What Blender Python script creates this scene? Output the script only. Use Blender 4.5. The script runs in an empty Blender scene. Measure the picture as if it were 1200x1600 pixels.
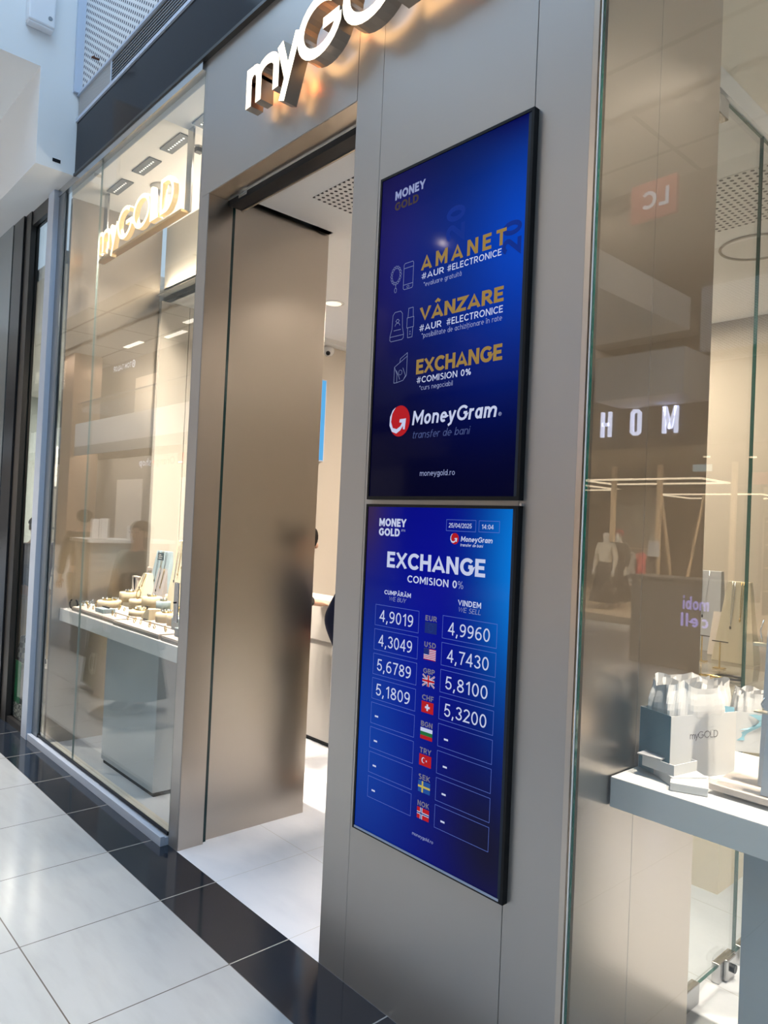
import bpy, bmesh, math, random
from mathutils import Vector, Matrix
random.seed(4)
SC = bpy.context.scene
COL = SC.collection
pi = math.pi

# ------------------------------------------------------------------ camera
YAW, PITCH, ROLL = 0.8335, 0.01744, 0.0441
cam_d = bpy.data.cameras.new('camera')
cam = bpy.data.objects.new('camera', cam_d)
COL.objects.link(cam)
fwd = Vector((-math.sin(YAW) * math.cos(PITCH), math.cos(YAW) * math.cos(PITCH), math.sin(PITCH)))
rt = fwd.cross(Vector((0, 0, 1))).normalized()
up = rt.cross(fwd)
r2 = rt * math.cos(ROLL) + up * math.sin(ROLL)
u2 = up * math.cos(ROLL) - rt * math.sin(ROLL)
M = Matrix((r2, u2, -fwd)).transposed().to_4x4()
M.translation = Vector((0, -1.807, 1.7245))
cam.matrix_world = M
cam_d.sensor_fit = 'HORIZONTAL'
cam_d.sensor_width = 36
cam_d.lens = 36 * 1138.7 / 1200
cam_d.clip_start = 0.05
SC.camera = cam

# ------------------------------------------------------------------ world, lights, exposure
SC.view_settings.view_transform = 'Standard'
SC.view_settings.look = 'None'
SC.view_settings.gamma = 1
SC.view_settings.use_curve_mapping = False
SC.view_settings.exposure = 0.0
SC.cycles.use_denoising = True
SC.cycles.max_bounces = 10
SC.cycles.diffuse_bounces = 5
SC.cycles.glossy_bounces = 6
SC.cycles.transparent_max_bounces = 16
SC.cycles.caustics_reflective = False
SC.cycles.caustics_refractive = False
SC.cycles.sample_clamp_indirect = 6

W = bpy.data.worlds.new('daylight')
SC.world = W
W.use_nodes = True
W.node_tree.nodes['Background'].inputs[0].default_value = (.62, .8, 1, 1)
W.node_tree.nodes['Background'].inputs[1].default_value = .9


def area(name, loc, sx, sy, power, color, rot=(0, 0, 0)):
    l = bpy.data.lights.new(name, 'AREA')
    l.shape = 'RECTANGLE'
    l.size, l.size_y = sx, sy
    l.energy = power
    l.color = color
    o = bpy.data.objects.new(name, l)
    o.location = loc
    o.rotation_euler = rot
    COL.objects.link(o)
    return o


def spot(name, loc, power, color, angle=100, blend=.6, rot=(0, 0, 0), r=.02):
    l = bpy.data.lights.new(name, 'SPOT')
    l.energy = power
    l.color = color
    l.spot_size = math.radians(angle)
    l.spot_blend = blend
    l.shadow_soft_size = r
    o = bpy.data.objects.new(name, l)
    o.location = loc
    o.rotation_euler = rot
    COL.objects.link(o)
    return o


WARM = (1, .86, .71)
area('skylight', (-14, -2.5, 9.4), 36, 5.6, 1600, (.47, .71, 1))
area('shop_hidden_fill', (-3.0, 2.8, 3.40), 1.1, 1.2, 150, WARM)  # unseen fill for the shop interior, set where the pillar hides it
spot('shop_counter_spot', (-4.55, 1.69, 3.43), 26, WARM, 120, .6, (0, 0, 0), .06)
spot('shop_door_fill', (-2.75, .95, 3.43), 120, WARM, 130, .8, (0, 0, 0), .06)  # added fill for the doorway and entrance panel, no fixture there
for i in range(4):
    spot('store_front_fill', (-8.8 + i * 1.3, -11.55, 3.40), 1200, (1, .86, .68), 130, .5, (math.radians(-42), 0, 0), .06)  # front fill added behind the lintel to light the mannequins
    spot('fashion_store_rear_spot', (-10.6 + i * 1.6, -14.2, 3.40), 800, (1, .86, .68), 150, .5, (0, 0, 0), .06)
for i in range(8):
    spot('mall_bounce_fill', (-32 + i * 4.6, -8.9, 9.18), 1100, (1, .84, .68), 75, .6, (0, 0, 0), .09)  # added so warm light bounces off the mall floor onto the ceiling
spot('slab_fill_spot', (-7.3, -1.5, 4.82), 1500, (1, .86, .72), 84, .6, (0, 0, 0), .08)  # made-up lamp out of view, warms the floor at the left
area('upper_gallery_fill', (-20, -10.3, 9.66), 40, .5, 1900, (1, .86, .72))  # added gallery fill, tucked out of sight behind the ceiling step
area('lower_gallery_fill', (-30, -11.7, 4.9), 36, .5, 1100, (1, .86, .72))  # added fill for the lower shops, concealed by the soffit board
for i in range(7):
    spot('upper_gallery_fill_spot', (-37 + i * 4.6, -12.7, 9.6), 260, (1, .86, .72), 150, .5, (0, 0, 0), .06)  # extra fill added for the upper shop fronts

# ------------------------------------------------------------------ node helpers / materials
MATS = {}


def mat(name, color=(.5, .5, .5), rough=.5, metal=0, emit=None, strength=1, spec=.5, coat=0):
    if name in MATS:
        return MATS[name]
    m = bpy.data.materials.new(name)
    m.use_nodes = True
    b = m.node_tree.nodes['Principled BSDF']
    b.inputs['Base Color'].default_value = (*color, 1)
    b.inputs['Roughness'].default_value = rough
    b.inputs['Metallic'].default_value = metal
    b.inputs['Specular IOR Level'].default_value = spec
    b.inputs['Coat Weight'].default_value = coat
    if emit:
        b.inputs['Emission Color'].default_value = (*emit, 1)
        b.inputs['Emission Strength'].default_value = strength
    MATS[name] = m
    return m


class NT:
    def __init__(self, m):
        self.t = m.node_tree
        self.b = self.t.nodes['Principled BSDF'] if 'Principled BSDF' in self.t.nodes else None

    def n(self, typ, **kw):
        x = self.t.nodes.new(typ)
        for k, v in kw.items():
            setattr(x, k, v)
        return x

    def l(self, a, b):
        self.t.links.new(a, b)

    def inp(self, node, i, v):
        if isinstance(v, bpy.types.NodeSocket):
            self.l(v, node.inputs[i])
        else:
            node.inputs[i].default_value = v

    def math(self, op, a, b=0.0, c=None):
        x = self.n('ShaderNodeMath', operation=op)
        self.inp(x, 0, a)
        self.inp(x, 1, b)
        if c is not None:
            self.inp(x, 2, c)
        return x.outputs[0]

    def mix(self, f, a, b):
        x = self.n('ShaderNodeMix', data_type='RGBA')
        self.inp(x, 0, f)
        self.inp(x, 6, a if isinstance(a, bpy.types.NodeSocket) else (*a, 1))
        self.inp(x, 7, b if isinstance(b, bpy.types.NodeSocket) else (*b, 1))
        return x.outputs[2]

    def pos(self):
        g = self.n('ShaderNodeNewGeometry')
        s = self.n('ShaderNodeSeparateXYZ')
        self.l(g.outputs['Position'], s.inputs[0])
        return s.outputs, g.outputs['Position']

    def noise(self, vec, scale, detail=3, stretch=None):
        if stretch:
            mp = self.n('ShaderNodeMapping')
            mp.inputs['Scale'].default_value = stretch
            self.l(vec, mp.inputs[0])
            vec = mp.outputs[0]
        x = self.n('ShaderNodeTexNoise')
        x.inputs['Scale'].default_value = scale
        x.inputs['Detail'].default_value = detail
        self.l(vec, x.inputs['Vector'])
        return x.outputs[0]

    def line(self, v, pitch, off, w):
        # 1 on a joint line of half width w
        a = self.math('SUBTRACT', v, off)
        p = self.math('PINGPONG', a, pitch / 2)
        a2 = self.math('ADD', a, pitch / 2)
        p = self.math('PINGPONG', a, pitch / 2)
        return self.math('LESS_THAN', p, w)


def tile_mat(name, base, vein, joint, px, ox, py, oy, w, rough, amt=.5, nscale=3, stretch=(1, 1, 1)):
    m = mat(name, base, rough)
    t = NT(m)
    s, p = t.pos()
    nz = t.noise(p, nscale, 6, stretch)
    nz = t.math('MULTIPLY', t.math('SUBTRACT', nz, .45), amt * 4)
    nz = t.math('MINIMUM', t.math('MAXIMUM', nz, 0), 1)
    c = t.mix(nz, base, vein)
    f = t.line(s[0], px, ox, w)
    if py:
        f = t.math('MAXIMUM', f, t.line(s[1], py, oy, w))
    c = t.mix(f, c, joint)
    t.l(c, t.b.inputs['Base Color'])
    return m


def brushed(name, col, rough, var=.06, stretch=(40, 40, .4)):
    m = mat(name, col, rough, 1)
    t = NT(m)
    s, p = t.pos()
    nz = t.noise(p, 2, 2, stretch)
    r = t.math('MULTIPLY_ADD', nz, var, rough - var / 2)
    t.l(r, t.b.inputs['Roughness'])
    return m


def glass(name, tint=(.96, .98, .97), f0=.058, rough=0.0):
    m = bpy.data.materials.new(name)
    m.use_nodes = True
    nt = m.node_tree
    nt.nodes.clear()
    t = NT(m)
    out = t.n('ShaderNodeOutputMaterial')
    mix = t.n('ShaderNodeMixShader')
    tr = t.n('ShaderNodeBsdfTransparent')
    tr.inputs[0].default_value = (*tint, 1)
    gl = t.n('ShaderNodeBsdfGlossy')
    gl.inputs['Roughness'].default_value = rough
    g = t.n('ShaderNodeNewGeometry')
    d = t.n('ShaderNodeVectorMath', operation='DOT_PRODUCT')
    t.l(g.outputs['Normal'], d.inputs[0])
    t.l(g.outputs['Incoming'], d.inputs[1])
    c = t.math('ABSOLUTE', d.outputs['Value'])
    k = t.math('POWER', t.math('SUBTRACT', 1.0, c), 5.0)
    f = t.math('MULTIPLY_ADD', k, 1 - f0, f0)
    t.l(f, mix.inputs[0])
    t.l(tr.outputs[0], mix.inputs[1])
    t.l(gl.outputs[0], mix.inputs[2])
    t.l(mix.outputs[0], out.inputs[0])
    MATS[name] = m
    return m


FLOOR = tile_mat('pale mall tile', (.41, .435, .455), (.345, .365, .38), (.12, .11, .1), .6, -4.858 + .0, .588, -.276, .0025, .16, .5, 3, (1.2, 5, 1))
BAND = tile_mat('dark border tile', (.013, .019, .03), (.024, .030, .040), (.4, .38, .35), .6, -4.858, 0, 0, .0028, .1, .5, 3, (1, 14, 1))
SHOPFL = tile_mat('white shop tile', (.70, .73, .80), (.58, .62, .70), (.5, .5, .5), .6, -4.858, .6, .52, .0015, .22, .45, 4, (1, 2, 1))
FACADE = mat('anodised facade metal', (.40, .385, .37), .36, 1)
FACADE.node_tree.nodes['Principled BSDF'].inputs['Metallic'].default_value = .72
FACADE.node_tree.nodes['Principled BSDF'].inputs['Specular IOR Level'].default_value = .3
BRONZE = mat('bronze satin metal', (.52, .47, .415), .285, 1)
STEEL = mat('brushed steel', (.55, .55, .55), .25, 1)
ALU = mat('light aluminium', (.55, .62, .74), .45, .3)
ALUGREY = mat('grey aluminium', (.23, .26, .29), .4, .6)
BLACK = mat('black plastic', (.008, .009, .012), .4, 0, None, 1, .2)
TEAL = mat('dark glass edge', (.004, .028, .03), .15)
GEDGE = mat('green glass edge', (.01, .09, .075), .1)
WHITE = mat('white paint', (.78, .78, .76), .6)
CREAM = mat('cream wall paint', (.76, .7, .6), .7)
CEIL = mat('white ceiling paint', (.88, .85, .81), .8)
GLOSSW = mat('glossy white laminate', (.8, .79, .77), .25)
GLASS = glass('clear shop glass')
GLASS2 = glass('clear inner glass', (.97, .985, .98))
FASCIA = mat('dark glossy fascia', (.012, .012, .017), .12, 0, None, 1, .08)
DARKBR = mat('dark bronze frame', (.03, .028, .027), .35, .3)


# ------------------------------------------------------------------ mesh builder
class MB:
    def __init__(self):
        self.v, self.f, self.m = [], [], []

    def add(self, vs, fs, mi=0):
        o = len(self.v)
        self.v += [tuple(x) for x in vs]
        for f in fs:
            self.f.append([i + o for i in f])
            self.m.append(mi)
        return self

    def box(self, a, b, mi=0, mat4=None):
        x0, y0, z0 = a
        x1, y1, z1 = b
        vs = [(x0, y0, z0), (x1, y0, z0), (x1, y1, z0), (x0, y1, z0), (x0, y0, z1), (x1, y0, z1), (x1, y1, z1), (x0, y1, z1)]
        if mat4:
            vs = [mat4 @ Vector(v) for v in vs]
        return self.add(vs, [(0, 3, 2, 1), (4, 5, 6, 7), (0, 1, 5, 4), (1, 2, 6, 5), (2, 3, 7, 6), (3, 0, 4, 7)], mi)

    def quad(self, a, b, c, d, mi=0):
        return self.add([a, b, c, d], [(0, 1, 2, 3)], mi)

    def prism(self, pts, fn, mi=0, mside=None, mback=None):
        # pts: CCW 2-D polygon, fn(u, v, k) -> xyz with k = 0 front, 1 back
        n = len(pts)
        vs = [fn(u, v, 0) for u, v in pts] + [fn(u, v, 1) for u, v in pts]
        self.add(vs, [list(range(n))], mi)
        self.add(vs, [list(range(2 * n - 1, n - 1, -1))], mback if mback is not None else mi)
        return self.add(vs, [(i, i + n, (i + 1) % n + n, (i + 1) % n) for i in range(n)], mside if mside is not None else mi)

    def lathe(self, prof, loc=(0, 0, 0), n=24, mi=0, sx=1, sy=1):
        vs, fs = [], []
        k = len(prof)
        for i in range(n):
            a = 2 * pi * i / n
            for r, z in prof:
                vs.append((loc[0] + r * math.cos(a) * sx, loc[1] + r * math.sin(a) * sy, loc[2] + z))
        for i in range(n):
            j = (i + 1) % n
            for q in range(k - 1):
                fs.append((i * k + q, j * k + q, j * k + q + 1, i * k + q + 1))
        return self.add(vs, fs, mi)

    def tube(self, pts, r, n=8, mi=0, closed=False):
        pts = [Vector(p) for p in pts]
        vs, fs = [], []
        m = len(pts)
        rr = r if isinstance(r, (list, tuple)) else [r] * m
        for i, p in enumerate(pts):
            if closed:
                d = pts[(i + 1) % m] - pts[i - 1]
            else:
                d = pts[min(i + 1, m - 1)] - pts[max(i - 1, 0)]
            d.normalize()
            h = Vector((0, 0, 1)) if abs(d.z) < .9 else Vector((1, 0, 0))
            a = d.cross(h).normalized()
            b = a.cross(d)
            for k in range(n):
                t = 2 * pi * k / n
                vs.append(p + (a * math.cos(t) + b * math.sin(t)) * rr[i])
        for i in range(m if closed else m - 1):
            j = (i + 1) % m
            for k in range(n):
                l = (k + 1) % n
                fs.append((i * n + k, j * n + k, j * n + l, i * n + l))
        if not closed:
            fs.append(list(range(n)))
            fs.append(list(range((m - 1) * n + n - 1, (m - 1) * n - 1, -1)))
        return self.add(vs, fs, mi)

    def ball(self, c, r, n=12, k=8, mi=0):
        prof = [(max(1e-4, math.sin(pi * i / k)), -math.cos(pi * i / k)) for i in range(k + 1)]
        rx, ry, rz = r if isinstance(r, (list, tuple)) else (r, r, r)
        o = len(self.v)
        self.lathe([(p * rx, z * rz) for p, z in prof], c, n, mi, 1, ry / rx)
        return self

    def obj(self, name, mats, parent=None, smooth=False, bevel=0, loc=None, rotz=0):
        me = bpy.data.meshes.new(name)
        me.from_pydata(self.v, [], self.f)
        for m in (mats if isinstance(mats, (list, tuple)) else [mats]):
            me.materials.append(m)
        me.polygons.foreach_set('material_index', self.m)
        bm = bmesh.new()
        bm.from_mesh(me)
        bmesh.ops.recalc_face_normals(bm, faces=bm.faces)
        bm.to_mesh(me)
        bm.free()
        if smooth:
            me.shade_smooth() if hasattr(me, 'shade_smooth') else None
            for p in me.polygons:
                p.use_smooth = True
        me.update()
        o = bpy.data.objects.new(name, me)
        COL.objects.link(o)
        if bevel:
            b = o.modifiers.new('edge', 'BEVEL')
            b.width = bevel
            b.segments = 2
            b.limit_method = 'ANGLE'
        if parent:
            o.parent = parent
        if loc:
            o.location = loc
        o.rotation_euler.z = rotz
        return o


def thing(name, label, cat, loc=(0, 0, 0), rotz=0, group=None):
    o = bpy.data.objects.new(name, None)
    o.empty_display_size = .1
    COL.objects.link(o)
    o.location = loc
    o.rotation_euler = (0, 0, rotz)
    o['label'] = label
    o['category'] = cat
    if group:
        o['group'] = group
    return o


def tag(o, label, cat, group=None):
    o['label'] = label
    o['category'] = cat
    if group:
        o['group'] = group
    return o


def struct(o):
    o['kind'] = 'structure'
    return o


def stuff(o):
    o['kind'] = 'stuff'
    return o


def copy_tree(o, parent=None):
    c = o.copy()
    COL.objects.link(c)
    if parent:
        c.parent = parent
    for ch in list(o.children):
        copy_tree(ch, c)
    return c


def B(a, b):
    return MB().box(a, b)


def stroke(mb, pts, w, fn, mi=0, mside=None, mback=None, closed=False):
    """a band of width w along a 2-D polyline, extruded by fn(u, v, k); butt ends, mitred bends"""
    n = len(pts)
    P = [Vector(p) for p in pts]
    L, R = [], []
    for i in range(n):
        if closed:
            d0 = (P[i] - P[i - 1]).normalized()
            d1 = (P[(i + 1) % n] - P[i]).normalized()
        else:
            d0 = (P[i] - P[i - 1]).normalized() if i else (P[1] - P[0]).normalized()
            d1 = (P[i + 1] - P[i]).normalized() if i < n - 1 else d0
        nn = Vector((-(d0 + d1).y, (d0 + d1).x))
        nn.normalize()
        k = w / 2 / max(.35, nn.dot(Vector((-d0.y, d0.x))))
        L.append(P[i] + nn * k)
        R.append(P[i] - nn * k)
    vs = [fn(p.x, p.y, k) for k in (0, 1) for p in L + R]
    N = 2 * n
    m = n if closed else n - 1
    fr, bk, sd = [], [], []
    for i in range(m):
        j = (i + 1) % n
        fr.append((i, n + i, n + j, j))
        bk.append((N + j, N + n + j, N + n + i, N + i))
        sd.append((i, j, N + j, N + i))
        sd.append((n + j, n + i, N + n + i, N + n + j))
    if not closed:
        sd.append((0, N, N + n, n))
        sd.append((n - 1, 2 * n - 1, N + 2 * n - 1, N + n - 1))
    mb.add(vs, fr, mi)
    mb.add(vs, bk, mback if mback is not None else mi)
    mb.add(vs, sd, mside if mside is not None else mi)
    return mb


def arc(cx, cy, rx, ry, a0, a1, n=14):
    return [(cx + rx * math.cos(math.radians(a0 + (a1 - a0) * i / n)), cy + ry * math.sin(math.radians(a0 + (a1 - a0) * i / n))) for i in range(n + 1)]



# ------------------------------------------------------------------ a plain geometric stroke alphabet (cap height 1)
def glyph(c, w):
    """-> (advance width, [(closed, [(u, v), ...]), ...]); w is the stroke width"""
    h = w / 2
    t, X = 1 - h, .72
    xt = X - h

    def E(cx, cy, rx, ry, a0=0, a1=360, n=18):
        p = arc(cx, cy, rx, ry, a0, a1, n)
        return (True, p[:-1]) if a1 - a0 == 360 else (False, p)

    def P(*p):
        return (False, list(p))
    base = {'Â': 'A', 'Ă': 'A', 'ă': 'a', 'ț': 't', 'î': 'i'}
    if c in base:
        a, g = glyph(base[c], w)
        g = list(g)
        m = a / 2
        if c == 'î':
            g = g[:1]
        if c == 'Â':
            g.append(P((m - .17, 1.12), (m, 1.27), (m + .17, 1.12)))
        elif c == 'Ă':
            g.append(E(m, 1.24, .15, .12, 190, 350, 8))
        elif c == 'ă':
            g.append(E(m, .98, .12, .10, 190, 350, 8))
        elif c == 'î':
            g.append(P((m - .13, .86), (m, .98), (m + .13, .86)))
        elif c == 'ț':
            g.append(P((m, -.12), (m - .06, -.26)))
        return a, g
    G = {
        'A': (.84, [P((h * .6, 0), (.42, 1.03), (.84 - h * .6, 0)), P((.17, .27), (.67, .27))]),
        'B': (.68, [P((h, h), (h, t), (.38, t)), E(.38, .75 - .0, .22, .25 - h, -90, 90, 8), E(.40, .26, .24, .26 - h, -90, 90, 8), P((h, .51), (.38, .51)), P((h, h), (.40, h))]),
        'C': (.78, [E(.46, .5, .46 - h, .5 - h, 42, 318)]),
        'D': (.80, [P((.36, t), (h, t), (h, h), (.36, h)), E(.36, .5, .44 - h, .5 - h, -90, 90, 12)]),
        'E': (.62, [P((.60, t), (h, t), (h, h), (.62, h)), P((h, .51), (.55, .51))]),
        'F': (.58, [P((.58, t), (h, t), (h, 0)), P((h, .48), (.52, .48))]),
        'G': (.84, [(False, arc(.46, .5, .46 - h, .5 - h, 42, 330, 18) + [(.80 - h, .20), (.80 - h, .50)]), P((.52, .5), (.80, .5))]),
        'H': (.76, [P((h, 0), (h, 1)), P((.76 - h, 0), (.76 - h, 1)), P((h, .51), (.76 - h, .51))]),
        'I': (w, [P((h, 0), (h, 1))]),
        'J': (.5, [P((.5 - h, 1), (.5 - h, .3)), E(.25, .28, .25 - h, .28 - h, -150, 0, 8)]),
        'K': (.70, [P((h, 0), (h, 1)), P((.66, 1.02), (h, .36)), P((.26, .55), (.68, -.02))]),
        'L': (.56, [P((h, 1), (h, h), (.56, h))]),
        'M': (.92, [P((h, 0), (h, 1)), P((.92 - h, 0), (.92 - h, 1)), P((h * .8, 1.02), (.46, .30), (.92 - h * .8, 1.02))]),
        'N': (.78, [P((h, 0), (h, 1)), P((.78 - h, 0), (.78 - h, 1)), P((h, 1.0), (.78 - h, 0))]),
        'O': (.92, [E(.46, .5, .46 - h, .5 - h, 0, 360, 24)]),
        'P': (.66, [P((h, 0), (h, t), (.36, t)), E(.36, .68, .30 - h, .32 - h, -90, 90, 10), P((h, .36 + h), (.36, .36 + h))]),
        'R': (.70, [P((h, 0), (h, t), (.36, t)), E(.36, .68, .31 - h, .32 - h, -90, 90, 10), P((h, .36 + h), (.36, .36 + h)), P((.40, .38), (.66, -.03))]),
        'S': (.64, [(False, arc(.32, .735, .29 - h, .265 - h, 35, 270, 10)[:-1] + arc(.32, .265 - .0, .31 - h, .235 + h * .0 + .0, 90, -145, 12)[0:])]),
        'T': (.68, [P((0, t), (.68, t)), P((.34, t), (.34, 0))]),
        'U': (.74, [(False, [(h, 1)] + arc(.37, .37, .37 - h, .37 - h, 180, 360, 12) + [(.74 - h, 1)])]),
        'V': (.82, [P((h * .6, 1), (.41, -.03), (.82 - h * .6, 1))]),
        'W': (1.16, [P((h * .6, 1), (.31, -.03), (.58, .95), (.85, -.03), (1.16 - h * .6, 1))]),
        'X': (.76, [P((.05, 0), (.71, 1)), P((.05, 1), (.71, 0))]),
        'Y': (.74, [P((.03, 1.02), (.37, .42), (.71, 1.02)), P((.37, .42), (.37, 0))]),
        'Z': (.68, [P((.03, t), (.64, t), (.05, h), (.66, h))]),
        '0': (.62, [E(.31, .5, .31 - h, .5 - h, 0, 360, 22)]),
        '1': (.46, [P((.34 - h * 0, 0), (.34, 1.0)), P((.34, .96), (.08, .74))]),
        '2': (.60, [(False, arc(.30, .71, .28 - h * .6, .29 - h, 165, -32, 11) + [(.05, h), (.60, h)])]),
        '3': (.60, [E(.29, .745, .26 - h * .6, .255 - h, 165, -90, 10), E(.29, .275, .29 - h * .6, .275 - h, 90, -165, 10)]),
        '4': (.64, [P((.46, 0), (.46, 1.0)), P((.47, .98), (.04, .30), (.64, .30))]),
        '5': (.60, [(False, [(.56, t), (.15, t), (.09, .50)] + arc(.29, .325, .29 - h * .6, .325 - h, 128, -160, 12))]),
        '6': (.62, [E(.31, .315, .29 - h * .6, .315 - h, 0, 360, 18), (False, arc(.43, .45, .41 - h * .6, .55 - h, 72, 180, 9) + [(.02 + h * .6, .3)])]),
        '7': (.60, [P((.02, t), (.56, t), (.36, .5), (.24, 0))]),
        '8': (.62, [E(.31, .75, .245 - h * .5, .25 - h, 0, 360, 16), E(.31, .27, .29 - h * .5, .27 - h, 0, 360, 16)]),
        '9': (.62, [E(.30, .685, .28 - h * .6, .315 - h, 0, 360, 18), (False, [(.58 - h * .6, .7)] + arc(.18, .55, .40 - h * .6, .55 - h, 0, -108, 9))]),
        '%': (.90, [E(.2, .74, .2 - h, .26 - h, 0, 360, 12), E(.70, .26, .2 - h, .26 - h, 0, 360, 12), P((.68, 1), (.22, 0))]),
        '#': (.78, [P((.22, 0), (.34, 1)), P((.50, 0), (.62, 1)), P((.04, .68), (.76, .68)), P((.0, .32), (.72, .32))]),
        '/': (.42, [P((.04, -.06), (.38, 1.04))]),
        ',': (.24, [P((.14, .12), (.05, -.17))]),
        '.': (.2, [P((.1, 0), (.1, w))]),
        ':': (.24, [P((.12, 0), (.12, w)), P((.12, .6), (.12, .6 + w))]),
        '-': (.36, [P((.02, .36), (.34, .36))]),
        '*': (.34, [P((.17, 1), (.17, .66)), P((.03, .92), (.31, .74)), P((.03, .74), (.31, .92))]),
        '®': (.7, [E(.35, .5, .35 - h, .5 - h, 0, 360, 16), P((.26, .25), (.26, .75), (.42, .75), (.44, .55), (.26, .5)), P((.36, .5), (.46, .25))]),
        'a': (.56, [E(.27, X / 2, .27 - h, X / 2 - h, 0, 360, 14), P((.56 - h, 0), (.56 - h, X))]),
        'b': (.58, [E(.31, X / 2, .27 - h, X / 2 - h, 0, 360, 14), P((h, 0), (h, 1.04))]),
        'c': (.52, [E(.28, X / 2, .28 - h, X / 2 - h, 45, 315, 12)]),
        'd': (.58, [E(.27, X / 2, .27 - h, X / 2 - h, 0, 360, 14), P((.58 - h, 0), (.58 - h, 1.04))]),
        'e': (.56, [(False, [(h, X / 2), (.56 - h, X / 2)] + arc(.28, X / 2, .28 - h, X / 2 - h, 0, 312, 14))]),
        'f': (.34, [(False, [(.12, 0), (.12, .8)] + arc(.27, .82, .15, .18 - h * .4, 180, 80, 5)), P((0, xt), (.33, xt))]),
        'g': (.58, [E(.27, X / 2, .27 - h, X / 2 - h, 0, 360, 14), (False, [(.58 - h, X), (.58 - h, -.02)] + arc(.29, -.02, .29 - h, .25 - h, 0, -150, 8))]),
        'h': (.56, [P((h, 0), (h, 1.04)), (False, arc(.28, .44, .28 - h, .28 - h, 180, 0, 10) + [(.56 - h, 0)])]),
        'i': (w * 1.1, [P((h, 0), (h, X)), P((h, .86), (h, .86 + w * 1.2))]),
        'l': (w * 1.1, [P((h, 0), (h, 1.04))]),
        'm': (.88, [P((h, 0), (h, X)), (False, [(h, .3)] + arc(.24 - .0, .46, .24 - h, .26 - h, 180, 0, 10) + [(.48 - h, 0)]), (False, [(.48 - h, .3)] + arc(.66, .46, .22 - h * .4, .26 - h, 180, 0, 10) + [(.88 - h * .6, 0)])]),
        'n': (.56, [P((h, 0), (h, X)), (False, [(h, .3)] + arc(.28, .44, .28 - h, .28 - h, 180, 0, 10) + [(.56 - h, 0)])]),
        'o': (.58, [E(.29, X / 2, .29 - h, X / 2 - h, 0, 360, 16)]),
        'p': (.58, [E(.31, X / 2, .27 - h, X / 2 - h, 0, 360, 14), P((h, -.26), (h, X))]),
        'r': (.36, [P((h, 0), (h, X)), (False, [(h, .3)] + arc(.30, .44, .30 - h, .28 - h, 180, 75, 6))]),
        's': (.46, [(False, arc(.23, .53, .21 - h * .6, .19 - h, 35, 270, 8)[:-1] + arc(.23, .185, .22 - h * .6, .185 - h * .3, 90, -145, 9))]),
        't': (.36, [(False, [(.13, .92), (.13, .2)] + arc(.28, .17, .15, .17 - h, 180, 285, 5)), P((0, xt), (.34, xt))]),
        'u': (.56, [(False, [(h, X)] + arc(.28, .28, .28 - h, .28 - h, 180, 360, 10) + [(.56 - h, X)]), P((.56 - h, 0), (.56 - h, X))]),
        'v': (.56, [P((h * .6, X), (.28, -.02), (.56 - h * .6, X))]),
        'y': (.56, [P((h * .6, X), (.29, .03)), P((.56 - h * .6, X), (.25, -.12), (.06, -.24))]),
        'z': (.5, [P((.02, xt), (.46, xt), (.04, h), (.48, h))]),
        ' ': (.3, []),
    }
    return G.get(c, (.4, []))


def word(s, w, track=.14, shear=0.0):
    """flat geometry of a line of text, cap height 1 -> (verts2d, faces, width)"""
    mb = MB()
    x = 0
    for c in s:
        a, g = glyph(c, w)
        lo = 0 if c.isupper() or c.isdigit() else -9
        hi = 1.0 if (c.isupper() or c.isdigit()) and c not in 'ÂĂ' else 9
        for closed, p in g:
            k0 = len(mb.v)
            acc = max(q[1] for q in p) > 1.06
            stroke(mb, p, w * .8 if acc else w * .6 if c == '#' else w, lambda u, v, k: (u, v, k), closed=closed)
            if not acc:
                for i in range(k0, len(mb.v)):
                    u, v, k = mb.v[i]
                    mb.v[i] = (u, min(max(v, lo), hi if hi == 1.0 or c not in 'ÂĂ' else 1.0), k)
            for i in range(k0, len(mb.v)):
                u, v, k = mb.v[i]
                mb.v[i] = (x + u + shear * v, v, k)
        x += a + track
    fs = [f for f in mb.f if all(abs(mb.v[i][2]) < .5 for i in f)]
    return mb.v, fs, x - track


def line_of_text(parent, name, m, s, x0, x1, z, cap, y, w=.13, track=.14, shear=0.0, flip=False, depth=0.0, label=None):
    v, f, W_ = word(s, w, track, shear)
    a = min(p[0] for p in v)
    b = max(p[0] for p in v)
    used = sorted({i for q in f for i in q})
    ix = {i: k for k, i in enumerate(used)}
    sg_ = -1 if flip else 1
    vv = [(x0 + sg_ * (v[i][0] - a) / (b - a) * (x1 - x0), y, z + v[i][1] * cap) for i in used]
    mb = MB()
    mb.add(vv, [[ix[i] for i in q] for q in f])
    o = mb.obj(name, m, parent)
    if label:
        o['label'] = label
    return o


# ================================================================== SETTING
struct(B((-62, -22.6, -.1), (8, -.276, 0)).obj('floor', FLOOR))
struct(B((-62, -.276, -.1), (8, 0.0, 0.0005)).obj('trim_1', BAND))
struct(B((-5.62, 0.0, -.1), (2.2, 4.4, 0.001)).obj('floor_shop', SHOPFL))

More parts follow.
